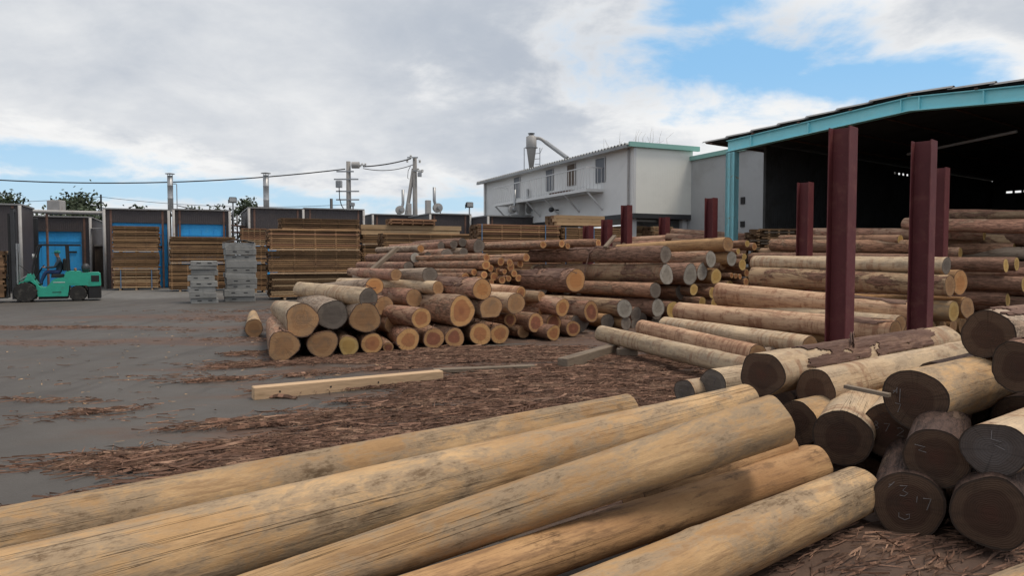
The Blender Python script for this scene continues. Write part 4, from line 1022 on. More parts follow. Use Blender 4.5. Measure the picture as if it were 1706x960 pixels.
lc += pile(PC, top, GC, [
    (614, 496.5, 16.5, 'greydark', dict(b='peel_pale', az=-33, tp=.95, lab='pale smooth log with dark end leaning left on top of the pile', rings=18)),
    (624, 476.7, 15, 'orange', dict(b='bark_grey', az=-28, tp=.8, el=-3, back=.7, lab='pale grey log with bright orange end on top of the pile left side')),
    (716, 458.5, 14, 'greydark', dict(b='bark_grey', az=-33, tp=.95, back=1.6, el=-2, lab='smooth grey log with a split and dark end above the pile')),
    (803.3, 482.4, 18.5, 'orange', dict(b='bark_red', az=-34, tp=.9, lab='thick barked log with bright orange end topping the middle of the pile', rings=18)),
    (937.4, 512.7, 15.5, 'ring', dict(b='bark_red', az=-38, back=.2, tp=.85, el=3, lab='long reddish log sloping down to a ringed end on the right of the pile')),
    (985, 519.5, 17, 'redheart', dict(b='bark_red', lobes=2.2, back=.6, az=-35)),
    (959, 467, 20, 'orange', dict(b='bark_dark', az=-35, back=1.0, tp=.72, el=-1, rings=20, rough=.035, lab='dark barked log with the brightest orange end lying across the pile')),
    (640, 510, 17, 'tan', dict(b='bark', back=1.3)), (740, 500, 17, 'tan', dict(b='bark', back=1.8)), (690, 497, 15, 'tan', dict(b='bark_red', back=1.6))])
lc2 = pile(PC, 'lying askew in the pile', GC, [
    (730, 480, 12, 'tan', dict(back=1.2, az=-42, b='peel_pale')), (868, 488, 11, 'ring', dict(back=.6, az=-47, el=2, b='peel_pink')), (902, 495, 10, 'tan', dict(back=.9, az=-52, b='patchy', el=1)),
    (850, 533, 12, 'redheart', dict(back=.8)), (872, 546, 11, 'tan', dict(back=.6, g=1)), (905, 520, 11, 'ring', dict(back=.9, az=-42, b='bark_red')), (1012, 536, 13, 'greydark', dict(back=.9, b='peel_brown', az=-24)),
    (950, 536, 12, 'tan', dict(back=1.2, b='bark_red')), (660, 458, 10, 'tan', dict(back=2.2, az=-26, b='bark_red'))])
# broken butts on the ground at the right foot of the pile
lc += pile(PC, 'half buried in bark beside the pile', GC, [
    (922.5, 567, 13, 'ring', dict(b='bark_dark', g=1, back=-.2, L=2.2, lobes=2)), (955, 565, 14, 'redheart', dict(b='bark_dark', g=1, back=.2, L=2.4, lobes=2)),
    (967, 548, 19, 'greydark', dict(back=.9, g=1, L=2.2, lobes=2, flat=(math.pi / 2, .55), lab='grey half round slab end lying at the right foot of the pile'))])
# filler behind, under the upper logs
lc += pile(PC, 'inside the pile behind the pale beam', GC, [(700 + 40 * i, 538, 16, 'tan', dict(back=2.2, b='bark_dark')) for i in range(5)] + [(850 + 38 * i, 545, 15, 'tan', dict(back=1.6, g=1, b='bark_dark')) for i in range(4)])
rs = random.Random(31)
for o in lc[:34]:           # torn bark ribbons sticking out here and there
    if rs.random() < .5:
        x = rs.uniform(.05, .9); th = rs.uniform(.6, 2.6); p = surf(o, x, th, .01); n_ = Vector((0, p.y, p.z)).normalized(); k = rs.uniform(.12, .4)
        strip(o, [p, p + n_ * .04 + Vector((-.3 * k, 0, 0)), p + n_ * (.1 * k) + Vector((-.7 * k, rs.uniform(-.1, .1), -.05)), p + n_ * (.05) + Vector((-1.0 * k, rs.uniform(-.15, .15), -.2 * k))], rs.uniform(.008, .022))
o = lc[23]; sheet(o, .5, 3.2, .2, 2.2, 3, 40, 18); o = lc[26]; sheet(o, .3, 2.8, .3, 2.4, 5, 40, 18)
# lone short peeled log left of the pile
a, b = at(423, 549, Y=14.9), at(421.4, 521.5, Y=19.4)
log((a.x, a.y, .195), (b.x, b.y, .12), .19, .115, 'peel', 'tan', 'single short peeled log lying alone left of the pile', None, 18, 10)

# ------------------------------------------------------------------ dark ended bark logs further back
PD = Plane((-3.2, 19.4), (-.5, 21.2)); GD = 'dark ended logs of the rear pile'
pile(PD, 'in the rear pile before the lumber packs', GD, [
    (701, 414.4, 6.3, 'orange', dict(b='bark_grey', L=3.6)), (691.7, 429.5, 8.7, 'grey', dict(b='bark_dark')), (681, 444.6, 9.2, 'greydark', dict(b='bark_red')),
    (712.5, 426, 6.5, 'greydark'), (703, 441.5, 7, 'greydark'), (745, 424, 10.5, 'greydark', dict(b='bark_red', lobes=2)), (756, 407.5, 7, 'greydark', dict(b='bark_dark', back=.4)),
    (771, 404, 7.5, 'greydark', dict(b='bark_dark', back=.6)), (798, 410, 11.5, 'greydark', dict(b='bark_dark', lobes=2)), (772.5, 420.5, 8, 'greydark', dict(b='bark_grey')), (735, 410, 7, 'greydark', dict(b='bark_red', back=.8)),
    (722, 441, 8, 'greydark', dict(back=.3)), (741, 443, 8, 'greydark', dict(back=.3)), (760, 439, 9, 'greydark', dict(back=.4)), (782, 436, 9, 'greydark', dict(back=.4)), (806, 430, 9, 'greydark', dict(back=.4))], body='bark', seg=14, rings=8)
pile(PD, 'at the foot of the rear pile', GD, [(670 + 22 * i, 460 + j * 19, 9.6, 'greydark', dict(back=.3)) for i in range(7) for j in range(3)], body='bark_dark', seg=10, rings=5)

# ------------------------------------------------------------------ thin poles with ringed ends
PE = Plane((-1.2, 16.0), (.6, 17.4)); GE = 'thin poles with pale ringed ends'
el_ = []
for (x, y, r) in ((665, 295, 38), (660, 370, 48), (705, 402, 37), (808, 337, 41), (895, 347, 37), (908, 392, 46), (845, 437, 27), (783, 430, 34), (740, 485, 46), (640, 468, 38), (540, 442, 35), (455, 489, 43), (885, 505, 33), (715, 538, 28), (1062, 295, 42), (590, 520, 36), (820, 520, 40), (940, 455, 36), (1000, 360, 38), (985, 500, 38)):
    el_.append((700 + x / 6, 380 + y / 6, r / 6, 'ring', dict(back=random.Random(x).uniform(-.15, .35) - .0, L=4.2, tp=.72)))
pile(PE, 'stacked behind the pile of larger logs', GE, el_, az=-32, body='bark', seg=14, rings=8, rough=.01)
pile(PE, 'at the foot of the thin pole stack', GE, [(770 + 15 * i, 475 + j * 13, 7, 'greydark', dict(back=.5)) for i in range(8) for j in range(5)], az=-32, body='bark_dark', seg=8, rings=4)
a, b = at(600, 464, Y=17.6), at(662, 413, Y=18.6)
def beam(a, b, w, h, mt, label, cat='beam', roll=0):
    a, b = Vector(a), Vector(b); L = (b - a).length
    o = MB().cbox(0, L, -w / 2, w / 2, -h / 2, h / 2, min(w, h) * .06).build('timber_beam', M[mt], None, label=label, cat=cat, loc=a)
    o.rotation_mode = 'QUATERNION'; o.rotation_quaternion = (b - a).to_track_quat('X', 'Z') @ Matrix.Rotation(roll, 3, 'X').to_quaternion()
    return o
beam(at(596, 470, Y=17.6), b, .12, .09, 'timber_dark', 'grey plank leaning on the rear log pile', 'plank')

# ------------------------------------------------------------------ crossing pile with grey ends (ends towards the peeled logs)
PF = Plane((2.55, 16.2), (6.7, 20.0)); GF = 'logs of the crossing pile with grey ends'
wf = 'in the crossing pile'
lf_ = pile(PF, wf, GF, [
    (1109, 424, 14.5, 'greydark', dict(b='bark_dark', L=5.2, az=-37, lab='long dark log with broken end lying on top of the grey ended pile', rings=24, rough=.03)),
    (1110.4, 457.7, 17, 'grey', dict(b='patchy', L=5.2, az=-36, rings=20, lobes=1.6)), (1092, 484, 14, 'greydark', dict(b='bark', L=4.6, az=-36)),
    (1040.6, 514.5, 16.5, 'grey', dict(b='patchy', L=4.2)), (1096.4, 513, 15.5, 'grey', dict(b='bark_dark')), (1121, 516.5, 15, 'yellow', dict(b='bark_dark', back=.3)),
    (1150, 457.7, 18, 'grey', dict(b='bark_dark', lobes=1.6)), (1170, 452.7, 15, 'grey', dict(b='bark', back=.2)), (1193, 460.7, 13.5, 'yellow', dict(b='peel_brown')),
    (1184.5, 432, 14.5, 'grey', dict(b='bark')), (1219, 431, 12.5, 'grey', dict(b='peel_brown')), (1213, 407, 12.5, 'tan', dict(b='peel_brown', L=4.4, az=-33, el=-1.5, lab='smooth orange brown log topping the grey ended pile')),
    (1156, 482.6, 10, 'yellow'), (1187, 487.6, 9.5, 'yellow'), (1170, 503.6, 9, 'yellow'), (1190, 504.6, 8.5, 'yellow'), (1237, 441, 10, 'yellow'), (1245, 406, 6, 'yellow', dict(L=4)),
    (1257, 411, 6.4, 'ring', dict(L=4)), (1230, 419, 5, 'yellow'), (1219, 459, 4.5, 'ring'), (1226, 460, 4.5, 'ring'), (1233, 461, 4.5, 'ring'), (1244, 455, 6.5, 'ring'), (1205, 441, 9, 'tan', dict(back=.5)), (1243, 470, 7, 'ring'),
    (1043, 542.5, 12, 'greydark', dict(b='peel_brown', g=1, L=3.8)), (1070, 541, 12, 'greydark', dict(b='peel_brown', g=1, L=3.8, back=.5)), (1133, 487, 12, 'greydark', dict(back=.6)), (1215, 476, 9, 'yellow', dict(back=.3)), (1240, 428, 6, 'yellow')], az=-36, body='bark', seg=16, rings=10)
pile(PF, 'at the foot of the crossing pile', GF, [(1060 + 34 * i, 512 - 3 * i + j * 17 + 12, 13, 'greydark', dict(back=.5)) for i in range(6) for j in range(2)], az=-36, body='bark_dark', seg=10, rings=5)
strip(lf_[0], [surf(lf_[0], 2.2, 2.0, .02), surf(lf_[0], 2.35, 1.2, .03), surf(lf_[0], 2.5, .3, .02), surf(lf_[0], 2.6, -.3, .05) + Vector((0, 0, -.25)), surf(lf_[0], 2.65, -.3, .08) + Vector((0, 0, -.55))], .035)
for xx in (1.3, 3.6):
    strip(lf_[0], [surf(lf_[0], xx, 1.9, .02), surf(lf_[0], xx + .1, 3.2, .02), surf(lf_[0], xx + .2, 3.9, .03), surf(lf_[0], xx + .3, 4.0, .1) + Vector((0, 0, -.3)), surf(lf_[0], xx + .42, 4.0, .12) + Vector((0, 0, -.62))], .03)
sheet(lf_[1], .6, 3.4, 2.2, 4.2, 11); sheet(lf_[0], 1.8, 4.6, .9, 2.4, 12)
# poles peeping over that pile
PG = Plane((.5, 19.2), (2.6, 20.4)); 
pile(PG, 'peeping over the long dark log', 'pole ends above the crossing pile', [(905, 408, 6, 'ring'), (936, 406, 6.3, 'ring'), (946, 410, 5, 'ring'), (997, 405, 7, 'ring', dict(L=4.6, az=-48))], body='bark', seg=14, rings=7)
pile(PG, 'under the pole ends', 'pole ends above the crossing pile', [(885 + 20 * i, 424 + 15 * j, 8, 'greydark', dict(back=.6)) for i in range(8) for j in (3, 4, 5)], body='bark_dark', seg=8, rings=4)
beam(at(1008, 412, Y=18.7), at(1024, 393, Y=19.2), .1, .06, 'timber_dark', 'grey board end sticking up beside the slim red posts', 'plank')
# far logs under the white building
GI = 'far logs lying behind the crossing pile'
for i, (x0, y0, x1, y1, Y0, Y1, r, bd) in enumerate(((1010, 404, 1165, 396, 27, 26.5, .17, 'bark_red'), (1015, 411, 1150, 404, 26.4, 26, .17, 'bark_red'), (1120, 387, 1252, 397, 26, 24.3, .15, 'bark_red'), (1110, 395, 1240, 404, 25.6, 24.2, .15, 'bark_red'),
        (1020, 419, 1160, 412, 26, 25.6, .17, 'bark'), (1120, 404, 1245, 412, 25.3, 24, .16, 'bark'), (1020, 428, 1160, 421, 26, 25.6, .18, 'bark'), (1120, 414, 1245, 420, 25.3, 24, .16, 'bark'))):
    log(at(x1, y1, Y=Y1), at(x0, y0, Y=Y0), r, r * .9, bd, 'ring', 'reddish far log lying crosswise under the raised white building' if i < 4 else 'shaded far log under the reddish ones by the white building', GI, 12, 7)
for i in range(14):
    x = 1130 + (i % 7) * 0; Y = 26.2 - (i % 7) * .33; z = .18 + (i // 7) * .42
    a = at(1245, 428, Y=Y - 1.2); b = at(1015, 428, Y=Y + .4)
    log((a.x, a.y, z), (b.x, b.y, z), .19, .18, 'bark_dark', 'ring', 'bottom log of the far crosswise pile', GI, 8, 4)

# ------------------------------------------------------------------ peeled logs by the red posts
GG = 'peeled logs by the red posts'
def two(x0, y0, Y0, x1, y1, Y1, r0, r1, bd, en, lab, seg=28, rings=24, group=GG, **kw):
    return log(at(x1, y1, Y=Y1), at(x0, y0, Y=Y0), r1, r0, bd, en, lab, group, seg, rings, **kw)
g1 = two(1002, 556, 13.0, 1262, 618, 8.8, .14, .135, 'peel_pale', 'tan', 'peeled pale log reaching out furthest over the bark litter', bend=.02)
g2 = two(1070, 546, 13.9, 1262, 592, 10.0, .15, .15, 'peel_pink', 'tan', 'pinkish streaked log beside the pale log over the litter')
g3 = two(1108, 541, 15.0, 1350, 577, 11.4, .17, .17, 'peel_pale', 'tan', 'peeled log behind the pinkish one, ending at the tall red post')
g4 = two(1132, 519, 16.2, 1492, 553, 12.1, .215, .20, 'peel_pink', 'tan', 'thick peeled log with brown butt lying low behind the tall red post')
g4b = two(1215, 515, 16.6, 1500, 540, 12.9, .16, .16, 'peel_pale', 'tan', 'peeled log wedged under the thick brown scraped log')
g5 = two(1200, 490, 16.6, 1524, 523, 13.2, .27, .225, 'peel_pink', 'grey', 'thickest peeled log, banded brown, crossing behind both tall posts')
g6 = two(1256, 461, 17.0, 1583, 476, 13.5, .235, .205, 'patchy', 'tan', 'half peeled log with brown face right behind the tall posts')
g7 = two(1256, 438, 17.2, 1577, 443, 13.7, .175, .175, 'peel_pale', 'greydark', 'pale log topping the peeled pile behind the tall posts')
g8 = two(1300, 466, 18.0, 1600, 471, 14.1, .23, .25, 'peel_brown', 'orange', 'log with large orange end behind the tall right post')
g9 = two(1290, 505, 17.2, 1589, 519, 13.5, .18, .195, 'peel', 'yellow', 'log with yellow end low behind the tall right post')
g10 = two(1330, 500, 18.0, 1612, 513, 14.2, .2, .215, 'peel_brown', 'tan', 'log with brown end beside the yellow ended one')
for i in range(9):      # carrying layer
    a = Vector((4.3 + .24 * i, 17.2 - .0 * i, 0)); 
    pa = Vector((4.0 + .42 * i, 15.9 + .33 * i, .21)); pb = pa + dirv(143) * 4.0
    log((pb.x, pb.y, .21), (pa.x, pa.y, .21), .2, .2, 'peel_brown', 'tan', 'ground log carrying the peeled pile', GG, 12, 6)
for i in range(3):
    pa = Vector((2.6 + 1.3 * i, 11.2 + .5 * i, .09)); pb = pa + dirv(62) * 2.2
    log(pa, pb, .085, .08, 'bark_grey', 'greydark', 'thin bearer log on the ground under the peeled logs', GG, 12, 6)
for i in range(5):
    pa = Vector((5.6 + .38 * i, 16.9 + .3 * i, .62)); pb = pa + dirv(143) * 3.8
    log((pb.x, pb.y, .62), (pa.x, pa.y, .62), .2, .2, 'peel_brown', 'tan', 'second layer log inside the peeled pile', GG, 12, 6)
sheet(g5, .1, 1.5, .9, 2.7, 21); sheet(g6, .6, 2.6, -.3 + math.pi, 1.3 + math.pi, 22); sheet(g4, .2, 1.0, .6, 2.0, 23, holes=.1)

# ------------------------------------------------------------------ barked logs stacked before and inside the shed
GH = 'barked logs before the dark shed'
rowsH = [(1285, 408, 1560, 411, .17, 'bark'), (1268, 421, 1545, 425, .13, 'patchy'), (1356, 388, 1640, 391, .15, 'bark_red'), (1250, 430, 1530, 434, .16, 'bark_dark'), (1400, 396, 1700, 401, .14, 'patchy'), (1300, 398, 1500, 399, .12, 'bark'), (1330, 419, 1600, 422, .15, 'bark_red'), (1420, 409, 1690, 416, .16, 'bark')]
for i, (x0, y0, x1, y1, r, bd) in enumerate(rowsH):
    log(at(x1, y1, Y=17.2 + .25 * (i % 3)), at(x0, y0, Y=20.2 + .3 * (i % 3)), r, r * .95, bd, 'yellow', '%s log in the row before the dark shed mouth' % BADJ[bd], GH, 16, 14, rough=.03, bend=.05)
rowsR = [(1508, 373, 1740, 378, .17, 'bark_red', 'yellow'), (1570, 357, 1790, 364, .14, 'bark_red', 'yellow'), (1575, 367, 1800, 380, .14, 'bark', 'yellow'), (1600, 384, 1830, 392, .13, 'peel_pale', 'yellow'), (1560, 394, 1800, 402, .16, 'bark_dark', 'yellow'), (1560, 408, 1810, 414, .16, 'patchy', 'yellow'), (1565, 420, 1800, 424, .16, 'bark_grey', 'yellow'), (1560, 360, 1770, 358, .10, 'patchy', 'yellow'), (1640, 376, 1830, 372, .14, 'bark_grey', 'yellow')]
for i, (x0, y0, x1, y1, r, bd, en) in enumerate(rowsR):
    log(at(x1, y1, Y=16.0 + .3 * (i % 3)), at(x0, y0, Y=19.0 + .3 * (i % 3)), r, r * .95, bd, en, '%s log high on the heap at the right mouth of the shed' % BADJ[bd], GH, 16, 14, rough=.03, bend=.06)
rowsY = [(1580, 436, 1676, 442.5, .15, 'bark_dark', 'yellow', 15.0), (1600, 437, 1694, 440, .16, 'bark_dark', 'yellow', 15.5), (1600, 466, 1707, 474, .17, 'bark_dark', 'yellow', 14.8), (1600, 490, 1679, 500, .15, 'bark_dark', 'yellow', 15.0), (1590, 452, 1740, 456, .14, 'bark_red', 'yellow', 15.8)]
for i, (x0, y0, x1, y1, r, bd, en, Y) in enumerate(rowsY):
    p = at(x1, y1, Y=Y); log(p, p + dirv(-38) * 3.8, r, r * .95, bd, en, 'dark barked log with yellow end right of the tall posts', GH, 18, 10, rough=.03)
for i in range(10):
    for j in range(4):
        Y = 20.6 - .37 * i + .1 * j; x = 9.0 + .30 * i; z = .19 + j * .40
        a = Vector((x + 1.0, Y - 2.4, z)); log(a, a + dirv(-40) * 3.8, .2, .19, 'bark_dark', 'tan', 'bottom log inside the heap before the shed', GH, 8, 4)
m = MB(); rnd = random.Random(5)

# ------------------------------------------------------------------ right hand pile with dark ends
GB = 'logs of the near pile with dark ends'
def near(px, py, Y, rp, bd, en, lab, az=50, L=4.0, tp=.92, el=0, seg=40, rings=40, **kw):
    p = at(px, py, Y=Y); r = rp * Y / F; q = p + dirv(az, el) * L
    return log(p, q, r, r * tp, bd, en, lab, GB, seg, rings, **kw)
b1 = near(1269.6, 624, 6.2, 38.5, 'peel_pale', 'dark', 'pale log with torn sheet of bark on top and dark oval end', az=51, lobes=1.6, rough=.01)
b2 = near(1358, 650, 6.0, 34.5, 'peel_pale', 'dark', 'whitish log with round dark end beside the bark patched log', az=51, rough=.01)
b3 = near(1524, 667, 4.95, 52, 'peel', 'dark', 'large log with chalk strokes on its dark end topping the near pile', az=51, L=4.2, rough=.015)
b4 = near(1645.6, 558, 5.6, 41, 'bark_grey', 'dark', 'weathered log with cracked dark end highest on the near pile', az=56, lobes=1.5, rough=.04)
b5 = near(1700, 612, 4.75, 44, 'bark_dark', 'dark', 'barked log with brown end beside the highest cracked one', az=54, lobes=2, rough=.03)
b6 = near(1403, 731, 5.2, 47.5, 'peel_pale', 'dark', 'log with plain dark end directly below the whitish log', az=30)
b7 = near(1482, 718, 5.25, 45, 'peel_pale', 'dark', 'log with chalk number on its dark end behind the chalk stroked one', az=34)
b8 = near(1559, 764, 4.3, 50, 'bark_shaded', 'dark', 'log with faint scrawl on its dark end in the middle of the near pile', az=33)
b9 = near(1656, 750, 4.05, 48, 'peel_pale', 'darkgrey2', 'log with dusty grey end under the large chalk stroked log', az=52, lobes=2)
b10 = near(1513, 843, 4.3, 56, 'bark_shaded', 'dark', 'lowest log with chalk number and circle on its dark end', lobes=1.3, az=31)
b11 = near(1650, 856, 3.95, 60, 'bark_shaded', 'dark', 'lowest big log with almost black end at the corner of the near pile', az=36)
b12 = near(1328, 704, 5.75, 38, 'peel', 'redheart', 'log with reddish end peering out behind the topmost tan log', az=52)
b12.children[0].data.materials[0] = E['dark']
b13 = near(1187, 642, 8.0, 27, 'peel_pale', 'tan', 'small pale log with chalk tick on its end behind the tan logs', az=55, L=3.6)
b14 = near(1140, 654, 8.1, 22, 'peel_pale', 'tan', 'smallest pale log with chalked sevens behind the tan logs', az=55, L=3.6)
for o in (b13, b14): o.children[0].data.materials[0] = E['greydark']
b15 = near(1712, 815, 4.6, 26, 'bark_red', 'dark', 'thin barked log at the very edge of the near pile', az=52)
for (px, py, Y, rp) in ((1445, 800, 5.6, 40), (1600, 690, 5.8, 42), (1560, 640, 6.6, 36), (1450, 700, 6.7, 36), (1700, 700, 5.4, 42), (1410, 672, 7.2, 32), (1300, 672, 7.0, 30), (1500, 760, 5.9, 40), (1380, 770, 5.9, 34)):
    near(px, py, Y, rp, 'bark_shaded', 'dark', 'shaded log inside the near pile with dark ends', seg=20, rings=10)
sheet(b1, .55, 3.2, 1.35, 3.0, 31, 120, 44); sheet(b3, 1.2, 4.0, -1.6, .25, 32, 110, 40); sheet(b5, .2, 2.5, .2, 2.6, 34, 60, 24); sheet(b4, .02, 3, .4, 2.2, 35, 60, 24, holes=.1)
strip(b1, [surf(b1, 1.35, 2.4, .03), surf(b1, 1.5, 1.9, .05), surf(b1, 1.7, 1.5, .06), surf(b1, 1.85, 1.2, .03)], .03); strip(b1, [surf(b1, 1.3, 2.3, .05), surf(b1, 1.55, 1.7, .07), surf(b1, 1.75, 1.3, .04)], .02)
for k in range(5):
    strip(b3, [surf(b3, .45 + .05 * k, -.6 - .1 * k, .02), surf(b3, .42 + .06 * k, -.9, .05) + Vector((0, 0, -.06)), surf(b3, .36 + .09 * k, -1.0, .08) + Vector((0, -.03 * k, -.16))], .012)
beam(at(1408, 644, Y=5.2), at(1482, 659, Y=4.95), .05, .025, 'timber_dark', 'dark splinter of wood stuck beside the large chalk stroked end', 'splinter')
chalk(b3, [('1', -.45, .1, .45), ('x', -.6, .2, .22), ('7', -.5, -.35, .3), ('1', -.55, .25, .2)])
chalk(b7, [('8', -.45, .15, .3), ('7', -.1, .1, .3), ('2', .35, .0, .34)])
chalk(b8, [('N', -.45, .25, .4)])
chalk(b9, [('1', -.1, .5, .3), ('N', .1, .2, .5)])
chalk(b10, [('x', -.45, .55, .28), ('3', -.12, .42, .34), ('1', .22, .22, .2), ('7', .5, .12, .34), ('0', -.1, -.35, .34)])
chalk(b13, [('7', .1, .25, .5)]); chalk(b14, [('7', -.25, -.1, .5), ('7', .3, .35, .5)])

# ------------------------------------------------------------------ peeled logs in the foreground
GAo = 'peeled tan logs lying in the foreground'
def fore(far, near, ext, bd, lab, rmin=.1, **kw):
    """far and near: (px, py, height, radius) of the axis; the log runs on by ext metres past near"""
    p = at(far[0], far[1], z=far[2]); q = at(near[0], near[1], z=near[2]); d = q - p; k = (d.length + ext) / d.length
    return log(p + d * k, p, max(rmin, far[3] + (near[3] - far[3]) * k), far[3], bd, 'tan', lab, GAo, 64, 150, **kw)
a1 = fore((1045, 684, .20, .155), (430, 812, .2, .165), 2.4, 'peel', 'furthest tan log of the foreground, with a tuft of bark on its side', rough=.008, bend=.02)
a2 = fore((1240, 674, .42, .17), (422, 894, .28, .215), 1.2, 'peel', 'longest tan log of the foreground, next to the tufted one', rough=.008, bend=.02)
a3 = fore((1292, 700, .70, .156), (650, 918, .30, .108), 1.0, 'peel', 'topmost greyish tan log of the foreground sloping down across the others', rough=.012, lobes=1.5)
a4 = fore((1352, 775, .22, .150), (1080, 866, .20, .128), 2.3, 'peel_brown', 'browner peeled log under the topmost greyish one', rough=.008)
a5 = fore((1430, 819, .175, .157), (1234, 906, .175, .158), 2.2, 'peel', 'stained tan log lying lowest beside the dark chalked end', rough=.010)
a6 = fore((1306, 748, .34, .115), (1150, 800, .30, .11), .5, 'peel_brown', 'log almost hidden beneath the topmost greyish one', rough=.006)
a8 = fore((1815, 965, .2, .16), (1725, 1003, .2, .16), 1.2, 'peel', 'peeled log end reaching in at the corner below the near pile', rough=.006)
x = LOGINFO[a1.name]['L'] - 1.35
for k in range(7):
    p = surf(a1, x + .02 * k, .5 + .12 * k, 0); n_ = Vector((0, p.y, p.z)).normalized()
    strip(a1, [p, p + n_ * .05 + Vector((.03, 0, .0)), p + n_ * .07 + Vector((.09 + .01 * k, 0, -.02))], .008)

# ------------------------------------------------------------------ beams and planks on the ground
a, b = at(421, 655, z=.075), at(735, 626, z=.075)
bo = beam(a, b, .15, .148, 'timber', 'long pale squared beam lying on the bark litter')
for k in range(3): MB().lathe([(.012, -.078), (.012, -.0755)], 8, (.3 + .62 * k, 0, .0), axis='Y').build('bolt_hole', M['black'], bo)
beam(at(722, 618, z=.04), at(890, 611, z=.04), .16, .05, 'timber_dark', 'thin weathered plank lying behind the pale beam', 'plank')
beam(at(937, 606, z=.085), at(1026, 580, z=.085), .17, .16, 'timber_dark', 'short weathered squared beam under the end of the pale peeled log')
beam(at(1028, 588, z=.075), at(1062, 588, z=.075), .15, .15, 'timber_dark', 'short grey block on the litter under the peeled logs', 'block')

# ------------------------------------------------------------------ bark litter
def litter():
    rnd = random.Random(11); m = MB()
    def piece(x, y, L, w, a, z=0, curl=0):
        d = Vector((math.cos(a), math.sin(a), 0)); s = Vector((-d.y, d.x, 0)); n = 4 if L > .25 else 2
        bendv = rnd.uniform(-.25, .25) * L; pts = []
        for i in range(n + 1):
            f = i / n - .5; p = Vector((x, y, z + .006 + abs(rnd.gauss(0, .006)) + curl * (f * 2) ** 2)) + d * (f * L) + s * (bendv * (f * f * 4 - .5) * .5)
            ww = w * (1 - .55 * abs(f) * 2 * rnd.uniform(.6, 1)) ; pts.append((p - s * ww / 2, p + s * ww / 2 + Vector((0, 0, rnd.uniform(-.004, .014)))))
        for i in range(n):
            a0, b0 = pts[i]; a1_, b1_ = pts[i + 1]; m.add([a0, b0, b1_, a1_], [(0, 1, 2, 3)])
        v0 = len(m.v)
    def dens(x, y):
        u, v = x * .94 + y * .34, -x * .34 + y * .94
        nz = noise.fractal(Vector((u * .5 + 3, v * 1.7, .5)), 1, 2, 5)
        e = 1 - math.hypot((x - 1.6) / 4.4, (y - 8.8) / 3.2); e = max(e, .8 - math.hypot((x + 1.8) / 3.0, (y - 6.6) / 2.6), 1.0 - math.hypot((x + .2) / 4.4, (y - 11.6) / 1.7))
        return e * 1.6 + nz * 1.25 - .15
    n = 0
    while n < 44000:
        x, y = rnd.uniform(-5.2, 4.6), rnd.uniform(3.0, 13.4)
        if dens(x, y) < rnd.uniform(.12, .7): continue
        n += 1; t = rnd.random()
        a = rnd.gauss(.35, .55) if rnd.random() < .75 else rnd.uniform(0, 3.14)
        if t < .87: piece(x, y, rnd.uniform(.05, .24), rnd.uniform(.0025, .0065), a, rnd.uniform(0, .025))
        elif t < .985: piece(x, y, rnd.uniform(.25, .8), rnd.uniform(.005, .012), a, rnd.uniform(0, .03), rnd.uniform(0, .012))
        else: piece(x, y, rnd.uniform(.35, 1.0), rnd.uniform(.015, .04), rnd.gauss(.35, .4), rnd.uniform(0, .03), rnd.uniform(0, .02))
    for (cx, cy_, sx, sy, k, a0) in ((-11.5, 17.0, 2.2, .22, 330, .05), (-14.5, 16.4, 1.5, .3, 200, .05), (-6.2, 19.5, 2.4, .7, 500, .1), (-4.4, 22.5, 3, .6, 420, .1), (-8.4, 22.0, 2.0, .35, 200, .05), (-6.3, 16.3, 1.6, .25, 160, .05), (-5.2, 14.6, 1.3, .35, 180, .1), (-9.5, 13.7, 2.2, .4, 60, .1), (-4.2, 11.2, .9, .3, 150, .2), (-5.6, 8.3, .9, .12, 90, .2), (-4.6, 7.4, .9, .12, 80, .2),
                                  (-4.0, 5.7, .8, .12, 130, .25), (-4.9, 9.9, .8, .15, 60, .15), (6, 12, 3, 2.4, 900, .4), (2.6, 3.9, 1.5, .8, 1700, .5), (8, 16, 4, 3, 500, .2), (-12, 11, 4, 3, 70, .2), (3, 15, 3, 2, 600, .3), (-7.4, 9.5, 2, 2.5, 60, .2)):
        for i in range(int(k * .75)):
            piece(rnd.gauss(cx, sx * .7), rnd.gauss(cy_, sy * .9), rnd.uniform(.05, .35), rnd.uniform(.003, .010), rnd.gauss(a0, .35))
    m.build('bark_litter', M['bark_litter'], None, kind='stuff', label='reddish brown bark strips strewn over the grey yard', cat='bark')
    c = MB(); m = c
    for i in range(420):
        x, y = rnd.uniform(-9, 4), rnd.uniform(4.5, 16)
        piece(x, y, rnd.uniform(.02, .1), rnd.uniform(.004, .014), rnd.uniform(0, 3.14), .012)
    c.build('wood_chips', M['chips'], None, kind='stuff', label='small pale wood chips scattered on the yard', cat='wood chips')
litter()
rnd = random.Random(77)
